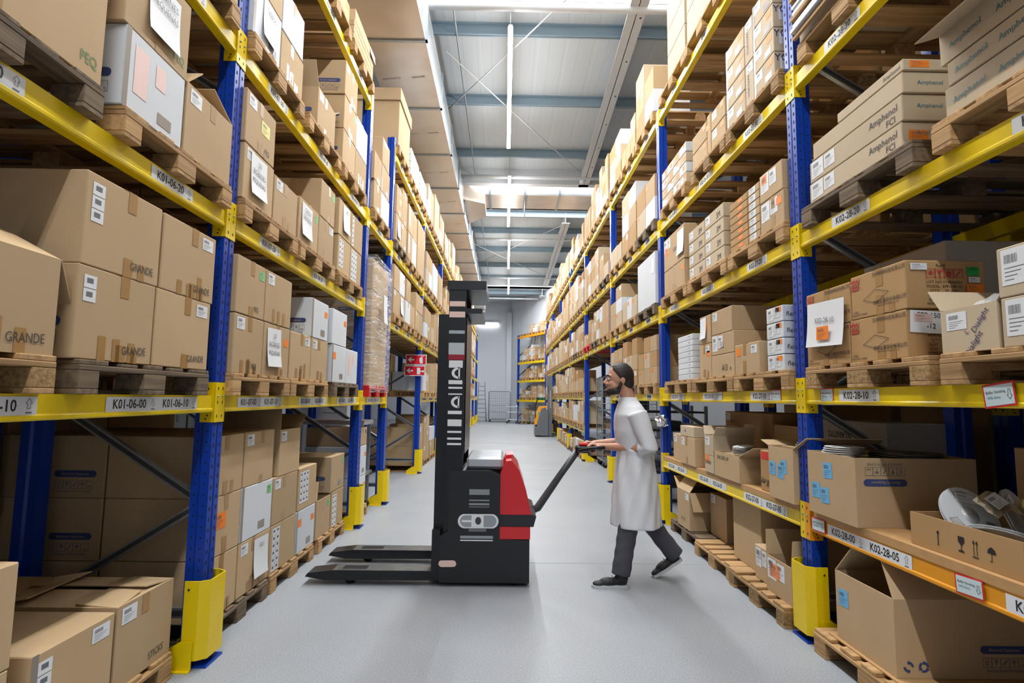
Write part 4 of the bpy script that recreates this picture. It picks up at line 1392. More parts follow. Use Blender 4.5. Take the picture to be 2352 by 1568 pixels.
for i, l in enumerate(('lower far kraft carton with outlined diamond above sign K02-28-10', 'lower near kraft carton behind white card marked -12', 'upper far kraft carton with hanging white sheet by right post', 'upper near kraft carton printed LOT NO. with green PASS sticker')):
    o = bpy.data.objects[LABELS[l][0]]
    F = frame((-.18, .21, 0), (0, -1, 0), (0, 0, 1)); SD = frame((-.18, -.206, 0), (1, 0, 0), (0, 0, 1))
    b = MB()
    P = [(.11, .085), (.2, .125), (.3, .1), (.205, .06)]
    for p, q in zip(P, P[1:] + P[:1]):
        a_, c_ = Vector((*p, .003)), Vector((*q, .003)); d = (c_ - a_).normalized(); nn = Vector((-d.y, d.x, 0)) * .0012
        b.add([F @ (a_ - nn), F @ (c_ - nn), F @ (c_ + nn), F @ (a_ + nn)], [(0, 1, 2, 3)], INK)
    b.build('print', o)
    sheet('print', RINK, o, F, .02, .145, .052, .05, lift=.0015)
    write('MW', 'print', CARD3, o, F, .046, .162, .026, lift=.003)
    write('MEAN WELL', 'print', CARD3, o, F, .046, .15, .0075, lift=.003)
    if i in (1, 3):
        b = MB()
        for k in range(4):
            u = .09 + k * .042
            for (a0, a1, c0, c1) in ((0, .042, .14, .1425), (0, .042, .1775, .18), (0, .0025, .14, .18), (.0395, .042, .14, .18)):
                b.add([SD @ Vector((u + x, y, .002)) for x, y in ((a0, c0), (a1, c0), (a1, c1), (a0, c1))], [(0, 1, 2, 3)], RINK)
            g = [[(.006, .158), (.036, .158), (.021, .173)], [(.008, .174), (.034, .174), (.023, .158), (.023, .147), (.03, .144), (.012, .144), (.019, .147), (.019, .158)], [(.013, .144), (.029, .144), (.029, .157), (.036, .157), (.021, .174), (.006, .157), (.013, .157)], [(.008, .148), (.012, .144), (.034, .17), (.03, .174)]][k]
            b.add([SD @ Vector((u + x, y, .002)) for x, y in g], [tuple(range(len(g)))], RINK)
        b.build('print', o)
        sheet('label', LBL, o, SD, .02, .175, .075, .03, lift=.003, bars=7)
    if i == 3:
        sheet('sticker', GRD, o, SD, .275, .15, .055, .04, lift=.003); write('PASS', 'print', INK, o, SD, .302, .175, .011, lift=.004)
        sheet('label', LBL, o, SD, .28, .12, .052, .025, lift=.003, bars=3); sheet('sticker', ORS, o, SD, .27, .075, .075, .036, lift=.003, bars=4)
    if i == 1:
        f2 = SD @ Matrix.Rotation(-.05, 4, 'Z')
        sheet('paper_sheet', PAPER, o, f2, .005, .115, .17, .1, lift=.006)
        sheet('label', PNK, o, f2, .02, .165, .085, .036, lift=.007, bars=5)
        write('EPP-150', 'handwriting', INK, o, f2, .09, .185, .022, lift=.0068); write('-12', 'handwriting', INK, o, f2, .1, .137, .022, lift=.008)
    if i == 2:
        q = link('paper_sheet', sheet_mesh('|K02-28-10', .36, .25), o); q.matrix_local = at(F, .02, -.1, .012, -.04)
        sheet('sticker', ORS, o, F, .14, -.07, .12, .075, lift=.03, rot=-.04, bars=8)
carton(-1, 2.72, 3.36, RZ['10'] + PH + .002, .6, 'g', 'A', 'big plain grey carton standing behind the kraft cartons', 2.16, .7)
DL = 'W:Dialight;.62;.12;.026;n;50 W:Dialight;.75;.62;.024;n;50 W:L;.5;.4;.02;n;40'
stack(-1, '10', '29', (1.35, 2.3, 'new'), [
    (2.03, 2.305, 0, .175, 't', 'F:178,35,150,40 l ' + DL, 'lower open', 'open tan carton with plastic bag inside, right of kraft cartons'),
    (1.74, 2.02, 0, .178, 't', 'R ' + DL, 'lower near', 'tan carton with navy diagonal print, lower, at the right frame edge'),
    (1.72, 2.025, .18, .18, 't', 'R ' + DL, 'upper near', 'tan carton with navy diagonal print, upper, at the right frame edge')], depth=.33)
b = MB(); rr = random.Random(3)
n = 7
vs = [(1.8 + .25 * i / n, 2.06 + .2 * j / n, RZ['10'] + PH + .15 + .06 * sin(pi * i / n) * sin(pi * j / n) + rr.uniform(0, .025)) for j in range(n + 1) for i in range(n + 1)]
b.add(vs, [(j * (n + 1) + i, j * (n + 1) + i + 1, (j + 1) * (n + 1) + i + 1, (j + 1) * (n + 1) + i) for j in range(n) for i in range(n)], FILM2, True)
tag(b.build('plastic_bag'), 'clear crinkled bag bulging out of the open tan carton', 'bag')
# low shelf
SB = RZ['05'] + .041
carton(-1, 2.91, 3.37, SB, .345, 'b', 'U:.36;.6 U:.08;.25 U:.28;.2 F:176,176,176,176', 'open brown carton with blue slips and white reels on chipboard shelf', 1.78, .62)
OB = bpy.data.objects[LABELS['open brown carton with blue slips and white reels on chipboard shelf'][0]]
q = link('print', side_print(), OB); q.matrix_local = frame((-.16, -.229, .3), (-1, 0, 0), (0, 0, -1)) @ Matrix.Scale(1.1, 4)
carton(-1, 2.05, 2.62, SB, .14, 'k', 'F:176,176,176,176', 'low open kraft tray full of clear reels, lower right', 1.84, .55)
carton(-1, 2.2, 2.75, SB, .42, 'b', '', 'dark brown upright carton standing behind the reel tray', 2.45, .4)

OB = bpy.data.objects[LABELS['low open kraft tray full of clear reels, lower right'][0]]
F = frame((-.275, .282, 0), (0, -1, 0), (0, 0, 1))
b = MB()
for pts in ([(.16, .03), (.165, .03), (.165, .085), (.16, .085)], [(.155, .08), (.172, .08), (.1635, .095)], [(.27, .035), (.3, .035), (.3, .039), (.288, .043), (.288, .06), (.302, .075), (.302, .095), (.27, .095), (.27, .075), (.284, .06), (.284, .043), (.27, .039)],
            [(.34, .03), (.37, .03), (.37, .034), (.34, .034)], [(.346, .038), (.349, .038), (.349, .085), (.346, .085)], [(.341, .083), (.354, .083), (.3475, .097)], [(.361, .038), (.364, .038), (.364, .085), (.361, .085)], [(.356, .083), (.369, .083), (.3625, .097)],
            [(.41, .065), (.45, .065), (.445, .08), (.43, .09), (.415, .08)], [(.4285, .035), (.4315, .035), (.4315, .066), (.4285, .066)], [(.42, .035), (.4315, .035), (.4315, .038), (.42, .038)]):
    b.add([F @ Vector((x, y, .0015)) for x, y in pts], [tuple(range(len(pts)))], INK)
b.build('print', OB)


def reel(x, y, z, r, t, mt, tilt, spin, label, grp):
    """component reel: two flanges with cut-outs, hub"""
    k = ('reel', r, t, mt.name)
    if k not in PARTS:
        def disc(z0):
            b = MB(); n = 40
            for k_ in range(n):
                a0, a1 = 2 * pi * k_ / n, 2 * pi * (k_ + 1) / n
                for (ra, rb) in ((.3 * r, .52 * r), (.86 * r, r)) + (((.52 * r, .86 * r),) if k_ % 13 < 9 else ()):
                    vs = [(q * cos(a), q * sin(a), zz) for zz in (z0, z0 + .0018) for q in (ra, rb) for a in (a0, a1)]
                    b.add(vs, [(0, 1, 3, 2), (4, 6, 7, 5), (0, 4, 5, 1), (2, 3, 7, 6)], mt)
            return b
        hb = MB(); hb.tube([(0, 0, 0), (0, 0, t)], .3 * r, mt, 24)
        hb.tube([(0, 0, .003), (0, 0, t - .003)], .8 * r, mat('reel_tape', 'b9b8b4', .5), 32)
        PARTS[k] = (disc(0).mesh('flange'), disc(t - .0018).mesh('flange'), hb.mesh('hub'))
    o = empty('component_reel', (x, y, z))
    o.rotation_euler = (tilt[0], tilt[1], spin)
    tag(o, label, 'reel', grp)
    for nme, me in zip(('flange', 'flange', 'hub'), PARTS[k]):
        link(nme, me, o)
    sheet('label', LBL, o, Matrix.Translation((-.045, .45 * r, t)), 0, 0, .09, .04, bars=4)
    return o


RW = mat('white_reel', 'e6e7e8', .35)
RC = film_mat('clear_reel', .62, (.86, .89, .92, 1), .2, .05)
RB = mat('blue_reel', '2b3a86', .35)
RD = mat('dark_reel', '3b322b', .4)
b = MB(); b.box(1.8, 2.38, 2.93, 3.35, SB + .30, SB + .322, CARD); tag(b.build('cardboard_sheet'), 'cardboard sheet under the reels in the blue-slip carton', 'cardboard')
for k in range(5):
    reel(1.90 + .004 * k, 3.24 - .003 * k, SB + .323 + k * .011, .1, .0105, RW, (0, 0), k, 'flat white reel of the small pile in the blue-slip carton', 'white reels in the carton')
for k in range(3):
    reel(2.18, 3.12 - .004 * k, SB + .323 + k * .012, .17, .0115, RD, (0, 0), k, 'flat dark reel of the pile in the blue-slip carton', 'dark reels in the carton')
for k, (x, y, z, tx, ty) in enumerate(((1.98, 2.46, .15, 1.0, .2), (2.14, 2.4, .15, 1.15, -.25), (1.99, 2.3, .09, .35, .3), (2.22, 2.5, .06, .3, -.1), (2.13, 2.25, .06, .25, .1))):
    reel(x, y, SB + z, .125, .012, RC, (tx, ty), k * .7, ['upright clear reel in the tray, left', 'upright clear reel in the tray, right, under a packet', 'clear reel lying slanted at the tray front corner', 'clear reel lying at the tray left back', 'clear reel lying under the silver packets in the tray'][k], 'clear reels in the tray')
for k, (x, y, z, a) in enumerate(((2.0, 2.36, .215, .5), (2.06, 2.28, .2, .8), (2.12, 2.2, .17, .3))):
    b = MB(); rr = random.Random(k)
    n = 5
    vs = [(-.075 + .15 * i / n, -.05 + .1 * j / n, .012 * sin(pi * i / n) + rr.uniform(0, .012)) for j in range(n + 1) for i in range(n + 1)]
    b.add(vs, [(j * (n + 1) + i, j * (n + 1) + i + 1, (j + 1) * (n + 1) + i + 1, (j + 1) * (n + 1) + i) for j in range(n) for i in range(n)], mat('packet_foil', 'c9bda4', .3, .5))
    o = b.build('foil_packet', None, (x, y, SB + z)); o.rotation_euler = (.7, -.2, a)
    sheet('label', YLS if k == 1 else LBL, o, Matrix.Translation((-.05, -.03, .026)), 0, 0, .1, .06, bars=3)
    tag(o, ['crumpled silver packet topping the clear reels', 'silver packet with yellow label among clear reels', 'silver packet at the near end of the reel tray'][k], 'packet')
# floor of the nearest bay
pallet(-1, 2.35, 3.3, 0, 1.74, 'new', 'pale pallet with cardboard sheet at the lower right corner')
b = MB(); b.box(1.78, 2.7, 1.9, 3.22, PH + .0005, PH + .006, CARD3); tag(b.build('cardboard_sheet'), 'flat cardboard sheet on the pallet at lower right', 'cardboard')
carton(-1, 2.7, 3.17, PH + .007, .345, 'b', 'F:178,-35,178,-40 U:.06;.5', 'large open brown carton with recycling marks on floor pallet', 1.8, .66)
OB = bpy.data.objects[LABELS['large open brown carton with recycling marks on floor pallet'][0]]
SD = frame((-.33, -.232, 0), (1, 0, 0), (0, 0, 1))
for u, kind in ((.055, 0), (.125, 1)):
    b = MB()
    for k in range(3 if kind else 2):
        a0 = k * 2 * pi / (3 if kind else 2)
        for j in range(5):
            p, q = a0 + j * .3, a0 + (j + 1) * .3
            b.add([SD @ Vector((u + r_ * cos(a), .05 + r_ * sin(a), .002)) for r_, a in ((.013, p), (.024, p), (.024, q), (.013, q))], [(0, 1, 2, 3)], BINK)
        a = a0 + 1.5
        b.add([SD @ Vector((u + r_ * cos(c), .05 + r_ * sin(c), .002)) for r_, c in ((.008, a), (.03, a), (.019, a + .5))], [(0, 1, 2)], BINK)
    b.build('print', OB)
q = link('print', side_print(), OB); q.matrix_local = at(SD, .5, .05, .002, 0, 1.1)

# ------------------------------------------------------------------ right rack loads, second bay (signs 27, 26, 25)
stack(-1, '40', '27', (3.6, 4.54, 'new'), [(3.62, 4.5, 0, .33, 'b', 'T', 'bottom'), (3.62, 4.5, .335, .33, 'b', '', 'upper')])
stack(-1, '40', '26', (4.55, 5.45, 'new'), [(4.56, 5.4, 0, .33, 't', '', 'bottom', 'wide smooth brown carton, bottom, above beam over sign K02-26-30'), (4.56, 5.4, .335, .33, 't', '', 'upper', 'wide smooth brown carton, upper, above beam over sign K02-26-30')])
stack(-1, '40', '25', (5.45, 6.4, 'new'), [(5.47, 6.08, k * .3, .295, 't', '', ['bottom', 'middle', 'top'][k], ['bottom', 'middle', 'top'][k] + ' of three big smooth cartons at right rack top, far end') for k in range(3)], depth=.5)
YK = 'G o l S:YOKOWO;.43;.62;.05;n A'
stack(-1, '30', '27', (3.54, 4.44, 'chip'), [(3.62, 3.93, k * .175, .172, 't', YK, '', ['bottom', 'second', 'third', 'top'][k] + ' tan carton with navy side lettering above sign K02-27-30') for k in range(4)]
      + [(3.935, 4.08, 0, .33, 't', 'l W:YOKOWO;.5;.5;.03;n;90', '', 'narrow upright tan carton, lower, above sign K02-27-30'), (3.935, 4.08, .335, .33, 't', 'l W:YOKOWO;.5;.5;.03;n;90', '', 'narrow upright tan carton, upper, above sign K02-27-30')]
      + [(4.09, 4.44, k * .17, .165, 't', 'G o l', '', ['bottom', 'second', 'third', 'top'][k] + ' taped tan carton in far column above sign K02-27-30') for k in range(4)], depth=.4)
stack(-1, '30', '26', (4.47, 5.31, 'chip'), [(4.48, 4.8, 0, .165, 'b', 'o l', 'lower near'), (4.48, 4.8, .17, .165, 'b', 'o l', 'upper near'), (4.81, 4.9, 0, .36, 'b', 'o', 'upright middle'), (4.91, 5.3, 0, .165, 'b', 'o', 'lower far'), (4.91, 5.3, .17, .165, 'b', 'o', 'upper far')], depth=.4)
stack(-1, '30', '25', (5.5, 6.4, 'new'), [(5.5 + .22 * i, 5.715 + .22 * i, k * .105, .1, 'w' if (i + k) % 2 else 't', 'n' if (i + k) % 3 else 'l o', ['near', 'second', 'third', 'far'][i] + ' column ' + ['bottom', 'second', 'third', 'top'][k]) for i in range(4) for k in range(4)], depth=.3)
T3 = 'W:3M;.75;.2;.05 l'
stack(-1, '20', '27', (3.54, 4.46, 'new'), [
    (3.56, 3.9, 0, .22, 'b', 'T R o', 'lower near', 'brown taped carton, lower, by right post above sign K02-27-20'), (3.57, 3.9, .225, .2, 'b', 'R n', 'upper near', 'brown carton with papers, upper, by right post above sign K02-27-20')]
    + [(3.91, 4.1, k * .058, .056, 'b', 'l', '', 'flat brown carton end, layer %s from pallet, near column by sign K02-27-20' % ['one', 'two', 'three', 'four', 'five', 'six', 'seven'][k]) for k in range(7)]
    + [(4.11, 4.44, k * .058, .056, 'k', 'n', '', 'flat kraft carton, layer %s from pallet, far column by sign K02-27-20' % ['one', 'two', 'three', 'four', 'five', 'six', 'seven'][k]) for k in range(7)], depth=.42)
stack(-1, '20', '26', (4.5, 5.48, 'new'), [(4.57, 5.01, k * .122, .118, 't', T3, '', ['bottom', 'second', 'third', 'top'][k] + ' tan carton with grey print, near column above sign K02-26-20') for k in range(4)]
      + [(5.02, 5.46, k * .12, .116, 't', T3, '', ['bottom', 'second', 'third', 'top'][k] + ' tan carton with grey print, far column above sign K02-26-20') for k in range(4)], depth=.42)
stack(-1, '20', '25', (5.5, 6.42, 'new'), [(5.61, 6.33, 0, .27, 'b', 'o T', 'lower'), (5.6, 6.33, .275, .36, 'b', 'P:|@.7 O R W:WINK;.6;.4;.05;g', 'upper', 'tall brown carton with white sheet, upper, above sign K02-25-20')], depth=.5)
FXL = 'n R S:flex;.6;.4;.035'
stack(-1, '10', '27', (3.54, 4.4, 'new'), [(3.62, 3.86, k * .107, .102, 'w', 'o R', '', ['bottom', 'second', 'third', 'top'][k] + ' white carton with short dark word above sign K02-27-10') for k in range(4)]
      + [(3.98, 4.41, 0, .225, 'b', 'T n r', '', 'bulging taped brown carton beside the white cartons, K02-27-10')], depth=.36)
for k in range(4):
    l = ['bottom', 'second', 'third', 'top'][k] + ' white carton with short dark word above sign K02-27-10'
    write('flex', 'print', INK, bpy.data.objects[LABELS[l][0]], frame((-.18, -.117, 0), (1, 0, 0), (0, 0, 1)), .052, .03, .03)
stack(-1, '10', '26', (4.42, 5.39, 'chip'), [
    (4.42, 4.91, 0, .18, 'b', 'W:A13;.6;.25;.05 W:e;.85;.25;.04', 'bottom', 'brown carton printed A13 above sign K02-26-10'), (4.42, 4.9, .183, .17, 'b', 'W:TE;.5;.6;.05;g;180 R', 'middle', 'brown carton with upside-down logo above sign K02-26-10'), (4.45, 4.89, .356, .2, 'b', 'l', 'top'),
    (4.92, 5.21, 0, .3, 'b', 'T r o', 'lower far'), (4.92, 5.19, .303, .25, 'b', 'P:|@.1 O', 'upper far', 'brown carton under white sheet with orange sticker above sign K02-26-10')], depth=.4)
stack(-1, '10', '25', (5.42, 6.31, 'new'), [(5.4, 5.86, k * .055, .053, 'w', 'r', '', 'flat white carton, layer %s from bottom, above sign K02-25-10' % ['one', 'two', 'three', 'four', 'five', 'six', 'seven', 'eight'][k]) for k in range(8)], depth=.36)
# shelf with open cartons
carton(-1, 3.535, 3.87, SB, .33, 'b', 'F:175,60,175,80 U:.03;.45 U:.36;.42 U:.5;.5', 'open brown carton with three blue slips beside right post', 1.78, .5)
carton(-1, 3.88, 4.13, SB, .28, 'k', 'W:DigiKey;.5;.3;.05;;180', 'kraft carton with red band and upside-down word on shelf', 1.84, .4)
sheet('print', mat('red_band', 'e2372b', .5), bpy.data.objects[LABELS['kraft carton with red band and upside-down word on shelf'][0]], frame((-.2, .12, 0), (0, -1, 0), (0, 0, 1)), .01, .22, .22, .05)
carton(-1, 4.4, 4.92, SB, .2, 'b', 'F:176,70,5,100 W:THIS_SIDE_UP;.35;.72;.03', 'open brown carton reading THIS SIDE UP, flaps spread', 1.8, .5)
carton(-1, 4.94, 5.16, SB, .15, 't', 'W:STAND;.4;.5;.03 n', 'tan carton with red label, lower, right of taped brown carton', 1.8, .35)
carton(-1, 4.94, 5.16, SB + .153, .17, 't', 'F:176,40,10,40 l', 'open tan carton stacked beside the taped brown carton', 1.8, .35)
carton(-1, 5.42, 5.86, SB, .27, 'b', 'T l', 'taped brown carton with bar labels on the low shelf', 1.8, .4)
carton(-1, 5.44, 5.86, SB + .273, .1, 't', 'W:1A;.4;.4;.03;n', 'shallow tan carton lying on the taped brown carton', 1.8, .38)
carton(-1, 5.9, 6.24, SB, .27, 'b', 'l', 'brown carton at far end of low shelf beside blue post', 1.84, .38)
carton(-1, 4.9, 5.95, SB, .52, 'k', 'l W:Kyocera;.2;.8;.03', 'long dark kraft carton standing at the back of the low shelf', 2.3, .4)
carton(-1, 3.5, 4.2, SB, .5, 'g', 'W:ALANTYS;.3;.85;.045;;180 W:ALANTYS;.7;.7;.045;;180 W:ALANTYS;.3;.55;.045;;180 W:ALANTYS;.7;.4;.045;;180', 'film-wrapped carton with upside-down dark words behind the open carton', 2.34, .4)
for k in range(4):
    reel(1.97, 3.68 - .01 * k, SB + .335 + k * .012, .09, .011, RB if k % 2 else RW, (0, .05), k, 'flat reel of the blue and white pile by right post', 'blue and white reels')
for k in range(5):
    reel(1.95, 4.7 - .004 * k, SB + .2 + k * .012, .08, .011, RW, (.05, .1), k, 'flat white reel of the pile in the THIS SIDE UP carton', 'white reels in the lettered carton')
b = MB(); b.box(1.86, 2.1, 3.55, 3.85, SB + .31, SB + .333, CARD); tag(b.build('cardboard_sheet'), 'cardboard sheet under the blue and white reels', 'cardboard')
b = MB(); b.box(1.84, 2.05, 4.6, 4.8, SB + .17, SB + .198, CARD); tag(b.build('cardboard_sheet'), 'cardboard sheet under the reels in the THIS SIDE UP carton', 'cardboard')
# floor of the second bay
pallet(-1, 3.6, 4.46, 0, 1.72, 'chip', 'pale floor pallet with three opened cartons below sign K02-27-00')
pallet(-1, 4.47, 5.3, 0, 1.74, 'new', 'empty pale floor pallet below sign K02-26-00')
pallet(-1, 5.35, 6.25, 0, 1.8, 'old', 'dark weathered floor pallet below sign K02-25-00')
carton(-1, 3.6, 3.95, PH, .23, 'b', 'F:178,-2,178,10 R O l', 'brown carton with torn shipping labels on the pale floor pallet', 1.78, .42)
carton(-1, 3.97, 4.22, PH, .23, 'b', 'R n', 'small brown carton with red and white labels on floor pallet', 1.82, .4)
carton(-1, 3.7, 4.15, PH, .42, 'b', 'l', 'brown carton with red arrows label behind the labelled carton', 2.24, .36)
carton(-1, 4.24, 4.75, PH, .57, 'b', '', 'tall opened brown carton leaning over the empty pallet', 1.88, .5)
carton(-1, 5.6, 6.0, PH, .36, 'b', 'F:-35,160,-60,60 r W:II_Y_X;.5;.18;.035', 'open brown carton with hand-lift symbols by the far guard', 1.8, .42)
carton(-1, 5.15, 5.55, PH, .38, 'b', 'l', 'dark brown carton standing behind the open hand-lift carton', 1.98, .4)
# foil pouch hung on the second post
b = MB(); rr = random.Random(11)
b.ell((1.79, 6.53, 1.14), (.06, .13, .055), FOIL, 16)
b.v = [(x + rr.uniform(-.02, .02), y + rr.uniform(-.02, .02), z + rr.uniform(-.02, .02)) for x, y, z in b.v]
b.sm = [False] * len(b.sm)
tag(b.build('foil_bundle'), 'crumpled silver foil bundle at the second right post', 'foil')

# rear rows back to back with the racks
for (sg, XP, y0, y1, nm) in ((1, -2.8, .2, 2.95, 'left rack first bay'), (1, -2.8, 3.25, 4.9, 'left rack second bay'), (-1, 3.1, .6, 3.3, 'right rack first bay'), (-1, 3.1, 3.6, 6.4, 'right rack second bay')):
    Z = LZ if sg > 0 else RZ
    for lv in ('00', '10', '20', '30', '40'):
        n = 3 if y1 - y0 > 2 else 2
        for j in range(n):
            ya = y0 + j * (y1 - y0) / n
            pallet(sg, ya + .03, ya + .87, Z[lv], XP, 'old' if j % 2 else 'new', 'pallet of the back-to-back row behind the ' + nm, False, 'back row pallets behind the ' + nm)
            h = {'00': 1.22 if sg < 0 else 1.14, '10': .68, '20': .65, '30': .95, '40': .6}[lv]
            carton(sg, ya + .04, ya + .86, Z[lv] + PH, h, 'bkb'[j % 3], '', 'brown carton of the back-to-back row behind the ' + nm, XP, 1.1, '', '', False, 'back row cartons behind the ' + nm)
rack('second pallet rack standing back to back behind the left rack', 1, -2.74, LP[:4], LZ, [['10', '20', '30', '40']] * 3, [[]] * 3, -1, '', guards=False)
rack('second pallet rack standing back to back behind the right rack', -1, 3.03, RP[:4], RZ, [['10', '20', '30', '40']] * 3, [[]] * 3, -1, '', guards=False)

# ------------------------------------------------------------------ bays farther down the aisle
RG = random.Random(21)
ROWN = {1: ['single row'], 2: ['lower', 'upper'], 3: ['bottom', 'middle', 'top'], 4: ['bottom', 'second', 'third', 'top']}


def fill(sg, i, levels, full):
    P, Z = (LP, LZ) if sg > 0 else (RP, RZ)
    codes = (CL if sg > 0 else CRR)[i]
    y0, y1 = P[i] + .11, P[i + 1]
    n = len(codes)
    for lv in levels:
        for j, c in enumerate(codes):
            pitch = (y1 - y0) / n
            w = .8 if lv == '00' else .86 if sg > 0 else .94
            ya = y0 + (j + .5) * pitch - w / 2
            st = RG.choice(['new', 'new', 'new', 'old', 'chip', 'chip', 'new', 'red' if (sg < 0 and lv in ('10', '20')) else 'new', 'blue' if (sg < 0 and lv == '40') else 'new'])
            clear = {'00': 1.1, '05': .55, '10': .78, '20': .8, '30': 1.1, '40': 1.0}[lv]
            if lv == '00' and sg < 0:
                clear = .5
            hs = RG.choice([.33, .33, .36, .3] if sg > 0 else [.2, .26, .3, .22])
            rows = max(1, min(4 if sg < 0 else 3, int(clear * RG.uniform(.7, 1) / hs)))
            cols = 2 if sg > 0 else RG.choice([2, 3])
            its = []
            if RG.random() < .12 and lv != '00':
                h = min(clear, .9) * RG.uniform(.7, 1)
                its.append((ya + .02, ya + w - .02, 0, h, RG.choice('bbtw'), RG.choice(['l', 'T l', 'P:|@.2']), 'large single'))
            else:
                cw = w / cols
                for q in range(cols):
                    hh = 0
                    nr = max(1, rows - (RG.random() < .3))
                    for k in range(nr):
                        h = hs * RG.uniform(.92, 1.0)
                        col = RG.choice('bbbbbtw' if sg > 0 else 'bbbttkw')
                        fe = RG.choice(['l', 'T l', 'o', 'T', 'M:2,5', 'G', 'r T', 'g T', 'P:|@.2'] if sg > 0 else ['o l', 'n', 'R', 'o', 'R n', 'l', 'T r', 'o R'])
                        if lv == '00' and sg > 0:
                            fe += ' E'
                        cn = ['near column', 'far column'] if cols == 2 else ['near column', 'middle column', 'far column']
                        its.append((ya + q * cw, ya + (q + 1) * cw - .01, hh, h, col, fe, ROWN[nr][k] + ' ' + cn[q]))
                        hh += h + .003
            XP = -1.5 if sg > 0 else 1.77
            if lv == '00' and sg > 0:
                XP = -1.6
            stack(sg, lv, c, (ya, ya + w, st), its, XP=XP, full=full, stuff=True, depth=.58 if sg > 0 else .45)


fill(1, 4, ['20', '10', '00', '30', '40'], False)
fill(-1, 2, ['10', '20', '30', '40'], False)
fill(-1, 3, ['20', '30', '40'], False)
fill(-1, 4, ['10', '20', '05', '00', '30', '40'], False)
fill(1, 5, ['10', '00', '20', '30', '40'], False)
for i in (5, 6, 7):
    fill(-1, i, ['10', '20', '05', '30', '40'] + ([] if i == 6 else ['00']), False)
for i in (6, 7, 8, 9):
    fill(1, i, ['10', '00', '20', '30', '40'], False)
# packed column seen through the frame at the passage: second row of cartons
for lv in ('00', '10', '20'):
    z = LZ[lv] + PH
    for k in range(2):
        for j in range(1):
            carton(1, 13.72 - 3.08 + .0, 13.72 - 3.08 + .42, z + k * .335, .33, 'b', 'E', '%s rear-row carton facing the passage on %s' % (['lower', 'upper'][k], {'00': 'the floor', '10': 'the low beam', '20': 'the second beam'}[lv]), -2.12, .55)

# ------------------------------------------------------------------ oblique rack at the far right
ob = empty('pallet_rack', (2.17, 29.72, 0), radians(25))
tag(ob, 'short blue and yellow rack standing askew by the far white wall', 'rack')
for y in (0, 3.3):
    for x in (0, .9):
        b = MB(); b.box(x - .05, x + .05, y - .05, y + .05, 0, 4.98, BLU); b.build('post', ob)
for lv, mt in ((1.3, YEL), (2.38, YEL), (3.4, YEL), (4.88, ORA)):
    for x in (-.06, .92):
        b = MB(); b.box(x, x + .04, .05, 3.25, lv - .12, lv, mt); o = b.build('beam', ob)
for z in (.3, 1.45, 2.6, 3.75):
    b = MB(); bar(b, (0, 3.3, z), (.9, 3.3, z + .8), .05, .03, DGR); b.build('brace', ob)
rr = random.Random(4)
obm = Matrix.Translation((2.17, 29.72, 0)) @ Matrix.Rotation(radians(25), 4, 'Z')
b2 = MB(); pm = MB()
for li, z in enumerate((0, 1.3, 2.38, 3.4, 4.88)):
    for j in range(3):
        ya = .12 + j * 1.05
        one = pallet_parts('green' if (li == 1 and j == 0) else 'new')[3]
        o = link('plastic_pallet' if (li == 1 and j == 0) else 'wooden_pallet', one, None)
        m = obm @ Matrix.Translation((.42, ya + .45, z)) @ Matrix.Diagonal((.75, 1, 1, 1))
        o.matrix_basis = m
        tag(o, 'green plastic pallet on the askew far rack' if (li == 1 and j == 0) else 'wooden pallet loaded with small cartons on the askew far rack', 'pallet', 'pallets on the askew far rack')
        if li == 4 and j == 2:
            continue
        q = ya + .02
        for c in range(4):
            hh = z + PH
            for k in range(rr.randint(1, 3) if li < 4 else 2):
                h = rr.uniform(.16, .28)
                b2.box(.05, .5, q + c * .22, q + c * .22 + .21, hh, hh + h, rr.choice([CARD, CARD, CARD2, CARD3, WCARD]), obm)
                b2.add([obm @ Vector((.047, q + c * .22 + yy, hh + zz)) for yy, zz in ((.03, .05), (.11, .05), (.11, .12), (.03, .12))], [(0, 1, 2, 3)], rr.choice([LBL, LBL, BLS, ORS]))
                hh += h
tag(b2.build('small_cartons'), 'small brown cartons with white labels filling the askew far rack', 'boxes', kind='stuff')

